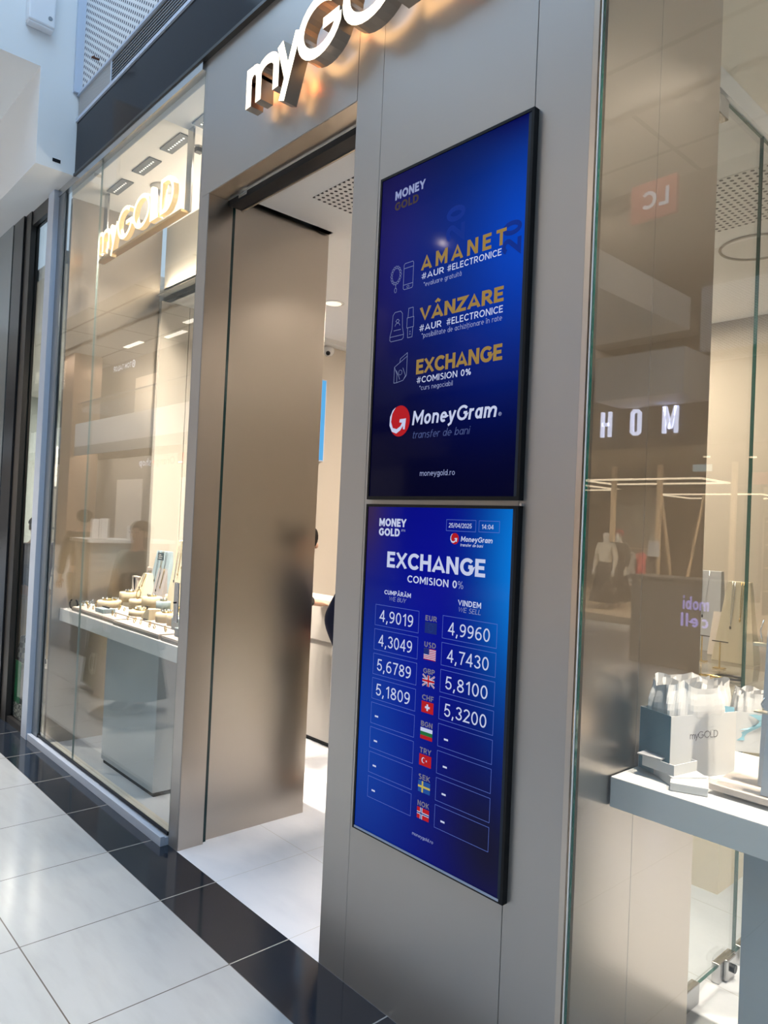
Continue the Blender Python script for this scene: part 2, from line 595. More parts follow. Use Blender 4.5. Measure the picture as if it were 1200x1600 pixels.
# portal cladding: left post, header, pillar
pm = MB()
pm.box((-3.556, 0, 0), (-3.4575, .145, 3.4135))
pm.box((-3.556, 0, 3.4135), (-3.5385, .145, 3.444))
pm.box((-3.556, 0, 3.4455), (-3.5385, .145, 4.165))
struct(pm.obj('wall_post', FACADE, bevel=.0015))
hd = MB()
hd.box((-3.537, 0, 3.415), (-2.2585, .115, 4.165))
hd.box((-3.45, .115, 3.46), (-2.25, .75, 4.165))
struct(hd.obj('wall_header', FACADE, bevel=.0015))
struct(B((-3.4575, .003, 3.4125), (-2.2585, .115, 3.4148)).obj('trim_soffit', BRONZE))  # bronze plate added to tint the underside like the warm interior's reflection
struct(B((-3.4574, .003, .001), (-3.4555, .145, 3.412)).obj('trim_jamb', BRONZE))
pl = MB()
pl.box((-2.2565, 0, 0), (-2.1025, .775, 4.165))
pl.box((-2.1017, 0, 0), (-1.378, .775, 4.165))
pl.box((-1.376, 0, 0), (-1.178, .775, 4.165))
pl.box((-2.25, .004, 0), (-1.18, .77, 4.16))
struct(pl.obj('wall_pillar', FACADE, bevel=.0015))

# inner bronze panels
struct(B((-3.535, .173, 0.001), (-3.49, .818, 3.452)).obj('wall_entrance_panel', BRONZE, bevel=.001))
struct(B((-3.556, .173, 0.001), (-3.536, .818, 4.06)).obj('wall_bay_panel', BRONZE))
struct(B((-5.66, .03, 0.001), (-5.62, .74, 4.06)).obj('wall_left_panel', BRONZE))
rp = MB()
rp.box((-1.177, .03, 0.001), (-1.15, .3455, 4.06))
rp.box((-1.177, .3465, 0.001), (-1.15, .775, 4.06))
struct(B((-1.16, .3454, 0.002), (-1.1494, .3466, 4.058)).obj('trim_panel_seam', STEEL))
struct(rp.obj('wall_right_panel', BRONZE))

# shop shell
sh = MB()
sh.box((-5.75, .745, 0), (-5.58, .988, 3.45))
sh.box((-5.75, .994, 0), (-5.58, 4.4, 3.45))
sh.box((-5.75, .8, 0), (-5.60, 1.2, 3.45))
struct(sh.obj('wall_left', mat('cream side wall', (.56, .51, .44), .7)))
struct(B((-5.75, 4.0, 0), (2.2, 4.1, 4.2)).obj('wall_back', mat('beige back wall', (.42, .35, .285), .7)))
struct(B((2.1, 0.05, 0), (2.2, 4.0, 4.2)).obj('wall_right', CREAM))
PERF = mat('perforated ceiling board', (.8, .76, .71), .8)
t_ = NT(PERF)
s_, p_ = t_.pos()


def dots(t, a, b, pa, pb, r, stag=True):
    ia = t.math('FLOOR', t.math('DIVIDE', a, pa))
    if stag:
        odd = t.math('MODULO', t.math('ABSOLUTE', ia), 2.0)
        b = t.math('ADD', b, t.math('MULTIPLY', odd, pb / 2))
    fa = t.math('MULTIPLY', t.math('SUBTRACT', t.math('FRACT', t.math('DIVIDE', a, pa)), .5), pa)
    fb = t.math('MULTIPLY', t.math('SUBTRACT', t.math('FRACT', t.math('DIVIDE', b, pb)), .5), pb)
    d = t.math('SQRT', t.math('ADD', t.math('POWER', fa, 2.0), t.math('POWER', fb, 2.0)))
    return t.math('LESS_THAN', d, r)


f_ = dots(t_, s_[0], s_[1], .036, .036, .0095, False)
t_.l(t_.mix(f_, (.8, .76, .71), (.05, .04, .035)), t_.b.inputs['Base Color'])
struct(B((-5.75, .775, 3.452), (-1.2, 4.0, 3.56)).obj('ceiling', CEIL))
struct(B((-3.45, .19, 3.452), (-2.25, .775, 3.56)).obj('ceiling_entry', CEIL))
pf = MB()
pf.box((-3.16, .45, 3.448), (-2.3, .74, 3.4525))
pf.box((-3.1, 1.66, 3.448), (-1.22, 2.26, 3.4525))
struct(pf.obj('ceiling_perforated', PERF))
# window bay ceilings
struct(B((-5.62, .02, 4.06), (-3.556, .8, 4.16)).obj('ceiling_bay', CEIL))
struct(B((-5.62, .775, 3.452), (-3.45, .82, 4.06)).obj('wall_bay_drop', CREAM))
struct(B((-1.15, .02, 4.06), (2.1, 4.0, 4.16)).obj('ceiling_display', CEIL))
# white rail and wall above the inner glass partition
struct(B((-1.235, .776, 3.39), (-1.18, 4.0, 3.47)).obj('trim_2', GLOSSW))
struct(B((-1.215, .776, 3.47), (-1.19, 4.0, 4.06)).obj('wall_over_partition', CREAM))

# front glazing
PEDGE = mat('pale glass edge', (.30, .36, .33), .2)


def pane(name, a, b, ax, edge=None):
    m = MB()
    m.box(a, b)
    x0, y0, z0 = a
    x1, y1, z1 = b
    e = .0015
    o = m.obj(name, [GLASS if ax == 'y' else GLASS2, edge or GEDGE])
    for p in o.data.polygons:
        n = p.normal
        if (ax == 'y' and abs(n.y) < .5) or (ax == 'x' and abs(n.x) < .5):
            p.material_index = 1
    return struct(o)


pane('window_1', (-5.68, .0, .055), (-4.9908, .012, 4.12), 'y', PEDGE)
pane('window_1', (-4.9892, .0, .055), (-3.558, .012, 4.12), 'y', PEDGE)
pane('window_2', (-1.147, .0, .03), (2.1, .012, 4.12), 'y')
st = MB()
st.box((-1.178, -.001, 0), (-1.1595, .03, 4.165))
struct(st.obj('trim_pillar_edge', BRONZE))
struct(B((-1.1535, .0, .0), (-1.1495, .014, 4.165)).obj('trim_seal', WHITE))
# partition panes (plane x = -1.2)
pane('window_3', (-1.208, .79, .06), (-1.196, 1.294, 3.385), 'x')
pane('window_3', (-1.208, 1.302, .06), (-1.196, 3.98, 3.385), 'x')
struct(B((-1.2085, 1.2945, .06), (-1.1955, 1.3015, 3.43)).obj('trim_glass_joint', GEDGE))

# sill channel, head frame, jamb strip of the left window
sl = MB()
sl.box((-5.80, -.045, .0), (-3.556, -.02, .05))
sl.box((-5.80, -.02, .0), (-3.556, .03, .042))
struct(sl.obj('trim_3', [ALU], bevel=.002))
struct(B((-5.80, -.008, .05), (-3.556, -.0005, .068)).obj('trim_4', BLACK))
struct(B((-5.58, .02, .0), (-3.556, .1, .02)).obj('trim_5', CREAM))
struct(B((-5.80, -.02, 4.10), (-3.556, .02, 4.165)).obj('trim_6', STEEL))
struct(B((-1.15, -.02, 0), (2.1, .02, .03)).obj('trim_7', ALU))
struct(B((-5.80, -.012, 0), (-5.68, .02, 4.15)).obj('trim_8', ALUGREY))
struct(B((-5.93, -.05, 0), (-5.801, .02, 4.15)).obj('trim_9', ALU))

# door track of the sliding glass door
dt = thing('sliding_door_track', 'black overhead door track with a silver line under the portal header', 'door track', (-2.85, .15, 3.42))
B((-.6, -.033, -.04), (.595, .04, .036)).obj('rail', BLACK, dt)
B((-.6, -.038, -.014), (.595, -.033, -.008)).obj('trim_line', STEEL, dt)
B((-.6, .04, -.046), (.595, .05, -.03)).obj('cover', BRONZE, dt)
B((-.5, -.036, -.03), (-.42, -.02, .0)).obj('bracket', STEEL, dt)
tag(B((-3.495, .147, .001), (-3.475, .172, 3.41)).obj('sliding_door', TEAL), 'dark glass edge of the sliding door parked in the left jamb', 'sliding door')
lk = thing('door_lock', 'small steel lock plate on the glass beside the left metal post', 'lock', (-3.585, -.006, 1.265))
B((-.022, -.006, -.105), (.022, .005, .105)).obj('plate', STEEL, lk, bevel=.004)
MB().lathe([(.0001, -.004), (.009, -.004), (.009, .004), (.0001, .004)], (0, -.008, 0), 12).obj('keyhole', BLACK, lk)

# bulkhead above the window: fascia, grille, perforated panel
struct(B((-5.47, -.02, 4.168), (2.1, .03, 4.545)).obj('wall_fascia', FASCIA, bevel=.002))
struct(B((-5.47, -.028, 4.150), (2.1, .0, 4.168)).obj('trim_10', DARKBR))
struct(B((-5.47, -.03, 4.545), (2.1, .02, 4.568)).obj('trim_11', ALU))
struct(B((-5.47, -.03, 4.735), (2.1, .02, 4.752)).obj('trim_12', ALU))
struct(B((-5.47, .03, 4.56), (2.1, .06, 4.74)).obj('wall_grille_back', DARKBR))
gr = thing('ventilation_grille', 'long dark slatted air grille running under the perforated white panel', 'grille', (-1.4, 0, 4.57))
gm = MB()
for i in range(8):
    z = .006 + i * .021
    gm.box((-3.45, -.018, z), (3.4, .012, z + .009))
gm.obj('slats', mat('grille slat grey', (.2, .2, .21), .4, .5), gr)
B((-3.47, -.02, -.002), (-3.45, .02, .165)).obj('end_piece', ALU, gr)
g2 = thing('ventilation_grille', 'short pale fine-slatted grille at the left end of the dark grille', 'grille', (-5.16, 0, 4.57))
gm = MB()
for i in range(14):
    z = .004 + i * .0116
    gm.box((-.3, -.018, z), (.285, .012, z + .008))
gm.obj('slats', mat('pale grille slat', (.5, .5, .5), .4, .3), g2)
B((-.3, .0, -.002), (.285, .012, .165)).obj('backing', ALUGREY, g2)
PW = mat('white perforated metal', (.76, .79, .82), .5)
t_ = NT(PW)
s_, p_ = t_.pos()
f_ = dots(t_, s_[0], s_[2], .034, .046, .0115)
t_.l(t_.mix(f_, (.76, .79, .82), (.06, .08, .11)), t_.b.inputs['Base Color'])
struct(B((-5.45, -.005, 4.752), (2.1, .03, 9.0)).obj('wall_upper', PW))
struct(B((-5.47, -.06, 4.752), (-5.445, .02, 9.0)).obj('trim_13', ALU))
bl = thing('eye_bolt', 'small rusty anchor bolt sticking out of the perforated white panel', 'bolt', (-5.13, -.006, 4.865))
MB().tube([(0, 0, 0), (0, -.05, -.005)], .008).obj('rod', mat('rust', (.12, .05, .03), .7, .4), bl)
MB().tube([(-.03, -.03, .012), (.03, -.045, -.012)], .006).obj('cross_bar', MATS['rust'], bl)

# white gallery slab left of the shop front
ss = MB()
ss.box((-14, -.285, 4.155), (-5.47, -.0, 9.0))
ss.box((-14, -7.5, 4.84), (-5.47, -.285, 9.0)) if False else None
ss.box((-14, -2.2, 4.84), (-5.47, -.285, 6.2))
struct(ss.obj('wall_slab', mat('white painted slab', (.8, .82, .83), .6)))
tag(B((-5.471, -.175, 4.207), (-5.468, -.12, 4.232)).obj('sticker', BLACK), 'tiny dark sticker on the white slab near its lower corner', 'sticker')
wb = thing('wall_unit', 'white plastic box unit mounted high on the white slab', 'wall unit', (-5.43, -.315, 5.09))
B((-.04, -.085, 0), (.04, .09, .45)).obj('housing', mat('white plastic', (.78, .8, .84), .35), wb, bevel=.012)
B((-.038, -.08, -.012), (.03, .085, .002)).obj('lower_lip', MATS['white plastic'], wb, bevel=.006)
MB().lathe([(.0001, 0), (.014, 0), (.014, .004), (.0001, .004)], (0, 0, 0), 12).obj('badge', ALUGREY, wb, loc=(.0405, .055, .06)).rotation_euler = (0, pi / 2, 0)

# ================================================================== THE NEXT SHOP ON THE LEFT
nf = MB()
nf.box((-6.52, -.04, 0), (-6.38, .03, 4.155))
nf.box((-6.38, -.03, 4.04), (-5.93, .03, 4.155))
nf.box((-6.38, -.03, 0), (-5.93, .03, .05))
struct(nf.obj('trim_14', DARKBR))
struct(B((-6.80, -.055, 0), (-6.53, .03, 4.155)).obj('wall_dark_column', mat('black lacquer', (.012, .012, .014), .18)))
struct(B((-12, -.06, 0), (-6.81, .03, 4.155)).obj('wall_grey_cladding', mat('grey reflective cladding', (.3, .33, .34), .18, .8)))
pane('window_4', (-6.38, .0, .05), (-5.93, .012, 4.04), 'y')
struct(B((-13, .04, -.1), (-5.75, 6, 0.001)).obj('floor_neighbour', mat('neighbour floor', (.4, .4, .38), .3)))
struct(B((-13, .04, 3.6), (-5.75, 6, 3.7)).obj('ceiling_neighbour', WHITE))
struct(B((-13, 5.9, 0), (-5.75, 6, 3.6)).obj('wall_neighbour_back', CREAM))
struct(B((-13.1, .04, 0), (-13, 6, 3.6)).obj('wall_neighbour_left', mat('pale green wall', (.5, .56, .55), .6)))
area('neighbour_shop_light', (-9.5, 1.8, 3.55), 3.5, 1.2, 420, (1, .9, .78))
GREEN = mat('leaf green', (.03, .14, .03), .5)
tag(B((-6.37, .013, .17), (-6.22, .016, .50)).obj('window_sticker', mat('green vinyl', (.01, .16, .06), .4)), 'green vinyl sticker low on the narrow neighbouring window', 'sticker')
ptn = mat('patterned vinyl', (.4, .4, .38), .5)
t_ = NT(ptn)
s_, p_ = t_.pos()
t_.l(t_.mix(t_.math('GREATER_THAN', t_.noise(p_, 60, 1), .5), (.5, .5, .47), (.09, .09, .09)), t_.b.inputs['Base Color'])
tag(B((-6.375, .013, .05), (-5.935, .018, .17)).obj('vinyl_strip', ptn), 'speckled grey vinyl strip along the foot of the narrow window', 'vinyl strip')
for k, (hx, hy, hz, lab) in enumerate(((-8.75, 1.25, 0, 'tall open shelf with leafy plants seen through the narrow left window'),)):
    sf = thing('open_shelf', lab, 'shelf', (hx, hy, 0))
    for x in (-.5, .5):
        B((x - .02, -.18, 0), (x + .02, .18, 2.5)).obj('side_panel', GLOSSW, sf)
    for z in (.4, .95, 1.5, 1.98):
        B((-.48, -.18, z), (.48, .18, z + .025)).obj('shelf_board', GLOSSW, sf)
    for j, x in enumerate((-.3, 0, .3)):
        pt = thing('potted_plant', ('left', 'middle', 'right')[j] + ' leafy green plant in a white pot on the tall open shelf', 'plant', (hx + x, hy - .03, 2.005), 0, 'plants on the tall open shelf')
        MB().lathe([(.0001, 0), (.05, 0), (.065, .11), (.055, .11), (.045, .02), (.0001, .02)], n=16).obj('pot', GLOSSW, pt, True)
        lf = MB()
        for q in range(26):
            a = random.random() * 6.28
            e = random.random() * .9 + .2
            r = .1 + random.random() * .1
            d = Vector((math.cos(a) * math.cos(e), math.sin(a) * math.cos(e), math.sin(e)))
            s = d.cross(Vector((0, 0, 1))).normalized() * .025
            b0 = Vector((0, 0, .1))
            lf.add([b0, b0 + d * r * .6 + s, b0 + d * r + Vector((0, 0, -.02)), b0 + d * r * .6 - s], [(0, 1, 2, 3)])
        lf.obj('leaves', GREEN, pt)

# ================================================================== PORTAL SIGN myGOLD
LIT = mat('lit warm letter face', (1, .9, .7), .5, 0, (1, .88, .66), 1.7)
HALO = mat('letter halo light', (1, .6, .25), .5, 0, (1, .6, .28), 3.0)
SIDE = mat('bronze letter side', (.42, .36, .30), .3, 1)


def sign_letters(x0, z0, cap, w, fn_of, width=1.37, mats=(0, 1, 2), only=None):
    """stroke paths of m y G O L D in metres for a cap height of .255; returns list of (name, builder)"""
    k = cap / .255
    out = []

    def T(pts):
        return [(x0 + p[0] * k, z0 + p[1] * k) for p in pts]
    h = w / 2
    xh = .176
    c = .255
    defs = {
        'letter_m': [[(h, 0), (h, xh)], [(h, .09)] + arc(.062, .11, .062 - h, xh - .11 - h, 180, 0, 10) + [(.124 - h + .0, 0)],
                     [(.124 - h, .09)] + arc(.17, .11, .17 - .124 + h, xh - .11 - h, 180, 0, 10) + [(.216 + h - .0, 0)]],
        'letter_y': [[(.262, xh), (.325, .012)], [(.392, xh), (.335, .04), (.288, -.075)]],
        'letter_G': [arc(.535, c / 2, .125, c / 2 - h, 48, 340, 22) + [(.535 + .118, .12)], [(.56, .12), (.535 + .118 + h * .4, .12)]],
        'letter_O': [arc(.835, c / 2, .132, c / 2 - h, 0, 360, 28)[:-1]],
        'letter_L': [[(1.005, c), (1.005, h), (1.13, h)]],
        'letter_D': [[(1.17, 0.0), (1.17, c)], [(1.17, h)] + arc(1.245, c / 2, .105, c / 2 - h, -90, 90, 14) + [(1.17, c - h)]],
    }
    for nm, paths in defs.items():
        if only and nm not in only:
            continue
        mb = MB()
        for q, p in enumerate(paths):
            stroke(mb, T(p), w * k, fn_of(q * .0006), mats[0], mats[1], mats[2], closed=(nm == 'letter_O'))
        out.append((nm, mb))
    return out


sg = thing('shop_sign', 'large warm glowing letters standing off the metal portal header', 'sign', (-2.25, 0, 3.6))
for nm, mb in sign_letters(-2.938 + 2.25, 0, .262, .044, lambda e: (lambda u, v, k: (u, -.108 - e if k == 0 else -.042, v))):
    mb.obj(nm, [LIT, SIDE, HALO], sg)
for x in (-.66, -.4, -.15, .14, .35, .55):
    B((x - .006, -.045, .06), (x + .006, 0.0, .072)).obj('stand_off_pin', STEEL, sg)

# hanging sign in the left window
hs = thing('window_sign', 'smaller glowing letter sign hung behind the left window glass', 'sign', (-4.72, .16, 3.575))
NEON = mat('neon letter light', (1, .9, .7), .4, 0, (1, .87, .6), 1.9)
NSIDE = mat('neon letter side', (.8, .6, .35), .4, 0, (1, .62, .25), .9)
for nm, mb in sign_letters(-5.375 + 4.72, .02, .225, .032, lambda e: (lambda u, v, k: (u, -.02 - e if k == 0 else .012, v)), mats=(0, 1, 1)):
    mb.obj(nm, [NEON, NSIDE], hs)
B((-.645, -.02, -.035), (.66, .03, -.02)).obj('base_bar', mat('gold bar', (.8, .55, .25), .3, 1), hs)
for x in (-.645, .655):
    B((x - .035, .02, -.03), (x + .035, .032, .485)).obj('hanger_plate', STEEL, hs)

# recessed strip lights in the bay ceiling
strip = None
DOT = mat('lit LED dot', (1, 1, 1), .3, 0, (1, .93, .8), 2.5)
for i, x in enumerate((-5.17, -4.73, -4.30, -3.87)):
    lab = ('leftmost of the four dark recessed light strips above the left window display',
           'second dark recessed light strip from the left in the bay ceiling',
           'third dark recessed light strip, just left of the hanger plate',
           'dark recessed light strip cut off by the metal post in the bay ceiling')[i]
    if strip is None:
        strip = thing('recessed_light', lab, 'light', (x, .2, 4.058), 0, 'strip lights in the bay ceiling')
        B((-.14, -.042, -.006), (.14, .042, .0015)).obj('housing', mat('dark grey lamp housing', (.10, .115, .13), .5), strip)
        dm = MB()
        for j in range(8):
            dm.box((-.1 + j * .0286 - .0045, -.005, -.0075), (-.1 + j * .0286 + .0045, .005, -.005))
        dm.obj('lamps', DOT, strip)
        o = strip
    else:
        o = copy_tree(strip)
        o['label'] = lab
        o.location = (x, .2, 4.058)
    spot('bay_spot', (x, .2, 4.045), 480, WARM, 84, .5, (math.radians(3), 0, 0), .03)
struct(B((-5.6, .715, 3.49), (-3.56, .775, 3.50)).obj('trim_fill_ledge', CREAM))  # ledge added only to carry the made-up uplight
area('bay_uplight_fill', (-4.58, .742, 3.515), 1.95, .04, 15, WARM, (pi, 0, 0))  # made-up uplight that brightens the bay ceiling from below
dc = thing('smoke_detector', 'round white detector on the bay ceiling behind the hanging sign', 'detector', (-4.95, .42, 4.06))
MB().lathe([(.0001, -.03), (.05, -.03), (.06, -.015), (.085, -.012), (.085, 0), (.0001, 0)], n=24).obj('body', GLOSSW, dc, True)
MB().lathe([(.0001, -.055), (.03, -.055), (.035, -.03), (.0001, -.03)], n=18).obj('sensor', ALU, dc, True)
for i, (x, y) in enumerate(((-4.25, .33), (-4.02, .42))):
    s = thing('ceiling_spotlight', ('small round spotlight beside the hanger plate in the bay ceiling', 'square adjustable spotlight right of the hanger plate')[i], 'spotlight', (x, y, 4.06), 0, 'small spotlights in the bay ceiling')
    MB().lathe([(.0001, -.012), (.04, -.012), (.045, 0), (.0001, 0)], n=18).obj('ring', STEEL, s)
    B((-.02, -.02, -.03), (.02, .02, -.01)).obj('head', BLACK, s)
for x in (-.55, .35, 1.2):
    spot('display_spot', (x, .50, 4.04), 430, WARM, 84, .5, (0, 0, 0), .03)
    spot('display_spot', (x, 1.6, 4.04), 8, WARM, 120, .5, (0, 0, 0), .03)

# ================================================================== SCREENS
def screen_mat(name, z0, base, blobs):
    m = mat(name, (.002, .002, .004), .06, 0, (0, 0, 0), 1, .03)
    t = NT(m)
    s, p = t.pos()
    u = t.math('DIVIDE', t.math('ADD', s[0], 2.064), .704)
    v = t.math('DIVIDE', t.math('SUBTRACT', s[2], z0), 1.2)
    ch = list(base)
    for (u0, v0, a, b, c) in blobs:
        du = t.math('DIVIDE', t.math('POWER', t.math('ABSOLUTE', t.math('SUBTRACT', u, u0)), 2.0), a)
        dv = t.math('DIVIDE', t.math('POWER', t.math('ABSOLUTE', t.math('SUBTRACT', v, v0)), 2.0), b)
        g = t.math('EXPONENT', t.math('MULTIPLY', t.math('ADD', du, dv), -1.0))
        for i in range(3):
            if c[i]:
                ch[i] = t.math('ADD', ch[i], t.math('MULTIPLY', g, c[i]))
    cc = t.n('ShaderNodeCombineXYZ')
    for i in range(3):
        t.inp(cc, i, t.math('MAXIMUM', ch[i], 0.0))
    t.l(cc.outputs[0], t.b.inputs['Emission Color'])
    return m


def emis(name, c, k=1.0):
    return mat(name, (0, 0, 0), .4, 0, c, k, .1)


SU = screen_mat('upper screen picture', 1.82, (.0008, .0008, .012), [
    (1.02, .70, .10, .07, (0, .05, .42)), (.55, .72, .16, .07, (.001, .016, .15)), (.1, .75, .08, .10, (.010, .006, .075)),
    (.8, .42, .2, .05, (0, .003, .09)), (.95, 1.05, .05, .01, (0, -.02, -.1))])
SL = screen_mat('lower screen picture', .598, (.0015, .003, .16), [
    (1.06, .86, .05, .10, (0, .20, .55)), (.05, .28, .10, .12, (.002, .04, .16)), (.95, .10, .10, .05, (.006, .004, -.12)),
    (.5, .7, .12, .2, (0, 0, .10)), (.02, 1.0, .015, .03, (.03, .012, -.1)), (.75, .3, .06, .08, (0, 0, -.05))])
E_W = emis('screen white text', (.52, .57, .78))
E_W2 = emis('screen soft white text', (.26, .30, .52))
E_G = emis('screen gold text', (.30, .19, .05))
E_GD = emis('screen dim gold text', (.05, .035, .03))
E_R = emis('screen red', (.42, .006, .012))
E_GREY = emis('screen grey text', (.17, .16, .22))
E_LINE = emis('screen box line', (.10, .16, .55))
E_DIM = emis('screen faint mark', (.0, .022, .24))
E_BL = emis('flag blue', (.006, .02, .16))
E_Y = emis('flag yellow', (.5, .4, .08))
E_GRN = emis('flag green', (.01, .14, .04))
YF = -.0092  # in the screen's own frame; the screens stand 11 mm off the cladding


def frame(mb, x0, x1, z0, z1, w, y=YF, mi=0):
    for a, b in (((x0, z0), (x1, z0 + w)), ((x0, z1 - w), (x1, z1)), ((x0, z0), (x0 + w, z1)), ((x1 - w, z0), (x1, z1))):
        mb.quad((a[0], y, a[1]), (b[0], y, a[1]), (b[0], y, b[1]), (a[0], y, b[1]), mi)


def rect(mb, x0, x1, z0, z1, y=YF, mi=0):
    mb.quad((x0, y, z0), (x1, y, z0), (x1, y, z1), (x0, y, z1), mi)


def flat(y=YF):
    return lambda u, v, k: (u, y - (.0002 if k == 0 else 0), v)


def poly(mb, pts, y=YF, mi=0):
    mb.add([(u, y, v) for u, v in pts], [list(range(len(pts)))], mi)


def bezel(t, zc0, zc1):
    x0, x1 = -2.064, -1.360
    m = MB()
    w = .009
    wr = .010
    m.box((x0, -.012, zc0), (x0 + w, .0108, zc1))
    m.box((x1 - wr, -.012, zc0), (x1, .0108, zc1))
    m.box((x0 + w, -.012, zc0), (x1 - wr, .0108, zc0 + .012))
    m.box((x0 + w, -.012, zc1 - .010), (x1 - wr, .0108, zc1))
    o = m.obj('bezel', mat('screen bezel', (.003, .0035, .005), .45, 0, None, 1, .2), t)
    B((x1 - wr - .012, -.0095, zc0 + .012), (x1 - wr, -.001, zc1 - .010)).obj('inner_strip', mat('screen inner strip', (.012, .022, .04), .4, 0, None, 1, .2), o)
    return (x0 + w, x1 - wr - .012, zc0 + .012, zc1 - .010), o


def swirl(mb, cx, cz, rx, rz):
    pts = [(cx + rx * p[0] * .88, cz + rz * p[1] * .92) for p in
           [(-.5, 1.0), (-.88, .55), (-.98, .0), (-.75, -.45), (-.3, -.55), (.1, -.38), (.3, -.14), (-.02, -.1), (.02, .12), (.72, .14), (.62, -.62), (.42, -.6), (.42, -.36),
            (.12, -.66), (-.32, -.86), (-.85, -.7), (-1.15, -.25), (-1.12, .35), (-.85, .8)]]
    poly(mb, pts, YF - .0006)


def disc(mb, cx, cz, rx, rz, y, mi=0, n=28):
    poly(mb, [(cx + rx * math.cos(2 * pi * i / n), cz + rz * math.sin(2 * pi * i / n)) for i in range(n)], y, mi)


def logo(t, cx, cz, rx, rz):
    lg = MB()
    disc(lg, cx, cz, rx, rz, YF)
    d = lg.obj('logo_disc', E_R, t)
    lg = MB()
    swirl(lg, cx, cz, rx, rz)
    lg.obj('logo_arrow', E_W, d)


def T(t, name, m, s, x0, x1, z, cap, w=.13, track=.14, shear=0.0):
    return line_of_text(t, name, m, s, x0, x1, z, cap, YF, w, track, shear)


# upper screen
us = thing('display_screen', 'upper of the two blue screens, with three gold headings and line icons', 'screen', (0, -.0113, 0), 0, 'stacked wall screens')
q, bz = bezel(us, 1.8165, 3.0235)
B((q[0], -.008, q[2]), (q[1], -.001, q[3])).obj('panel', SU, us)
E_D = emis('screen dark text', (.05, .07, .2))
T(us, 'gold_heading', E_G, 'AMANET', -1.830, -1.452, 2.624, .053, .21, .32)
T(us, 'gold_heading', E_G, 'VÂNZARE', -1.827, -1.453, 2.4435, .049, .22, .10)
T(us, 'gold_heading', E_G, 'EXCHANGE', -1.832, -1.449, 2.2575, .052, .22, .07)
T(us, 'hashtag_line', E_W, '#AUR', -1.825, -1.717, 2.5925, .022, .15, .15)
T(us, 'hashtag_line', E_W, '#ELECTRONICE', -1.702, -1.469, 2.5925, .022, .15, .15)
T(us, 'hashtag_line', E_W, '#AUR', -1.825, -1.718, 2.408, .023, .15, .15)
T(us, 'hashtag_line', E_W, '#ELECTRONICE', -1.695, -1.454, 2.408, .023, .15, .15)
T(us, 'hashtag_line', E_W, '#COMISION 0%', -1.827, -1.576, 2.2255, .022, .15, .15)
T(us, 'small_note', E_W2, '*evaluare gratuită', -1.813, -1.636, 2.5645, .0165, .10, .13)
T(us, 'small_note', E_W2, '*posibilitate de achiziționare în rate', -1.812, -1.455, 2.383, .0175, .10, .13)
T(us, 'small_note', E_W2, '*curs negociabil', -1.812, -1.655, 2.1995, .0165, .10, .13)
T(us, 'brand_line', E_W2, 'MONEY', -1.981, -1.825, 2.9195, .033, .23, .10)
T(us, 'brand_line', E_GD, 'GOLD', -1.981, -1.857, 2.879, .031, .23, .10)
logo(us, -1.905, 2.099, .052, .056)
T(us, 'logo_name', E_W, 'MoneyGram', -1.841, -1.461, 2.079, .050, .17, .12, .12)
T(us, 'logo_mark', E_W2, '®', -1.455, -1.442, 2.081, .012, .09)
T(us, 'logo_tagline', E_D, 'transfer de bani', -1.834, -1.567, 2.0315, .026, .11, .10, .2)
T(us, 'web_address', E_W2, 'moneygold.ro', -1.791, -1.628, 1.899, .019, .11, .12)
E_IC = emis('screen icon line', (.20, .24, .42))
f = flat()
lw = .0016
ic = MB()
# necklace
for i in range(16):
    a = 2 * pi * i / 16
    stroke(ic, arc(-1.958 + .024 * math.cos(a), 2.637 + .03 * math.sin(a), .005, .005, 0, 360, 8)[:-1], .0013, f, closed=True)
stroke(ic, [(-1.958, 2.604), (-1.958, 2.588)], lw, f)
stroke(ic, arc(-1.958, 2.582, .006, .009, 0, 360, 10)[:-1], .0013, f, closed=True)
ic.obj('necklace_icon', E_IC, us)
ic = MB()
# phone
ph = [(-1.917, 2.58), (-1.917, 2.665), (-1.912, 2.67), (-1.872, 2.67), (-1.868, 2.665), (-1.868, 2.58), (-1.872, 2.575), (-1.912, 2.575)]
stroke(ic, ph, lw, f, closed=True)
stroke(ic, [(-1.917, 2.652), (-1.868, 2.652)], lw, f)
stroke(ic, [(-1.917, 2.592), (-1.868, 2.592)], lw, f)
stroke(ic, arc(-1.8925, 2.583, .006, .004, 0, 360, 10)[:-1], .0012, f, closed=True)
ic.obj('phone_icon', E_IC, us)
ic = MB()
# ring box
stroke(ic, [(-1.968, 2.44), (-1.965, 2.49), (-1.955, 2.5), (-1.925, 2.5), (-1.915, 2.49), (-1.912, 2.44)], lw, f)
stroke(ic, [(-1.968, 2.44), (-1.977, 2.415), (-1.977, 2.4), (-1.97, 2.395), (-1.912, 2.395), (-1.905, 2.4), (-1.905, 2.415), (-1.912, 2.44)], lw, f)
stroke(ic, [(-1.977, 2.412), (-1.905, 2.412)], lw, f)
stroke(ic, [(-1.958, 2.433), (-1.92, 2.433)], lw, f)
stroke(ic, arc(-1.939, 2.446, .013, .013, 10, 170, 10), lw, f)
stroke(ic, [(-1.948, 2.466), (-1.939, 2.458), (-1.93, 2.466), (-1.936, 2.472), (-1.942, 2.472)], lw, f, closed=True)
ic.obj('ring_box_icon', E_IC, us)
ic = MB()
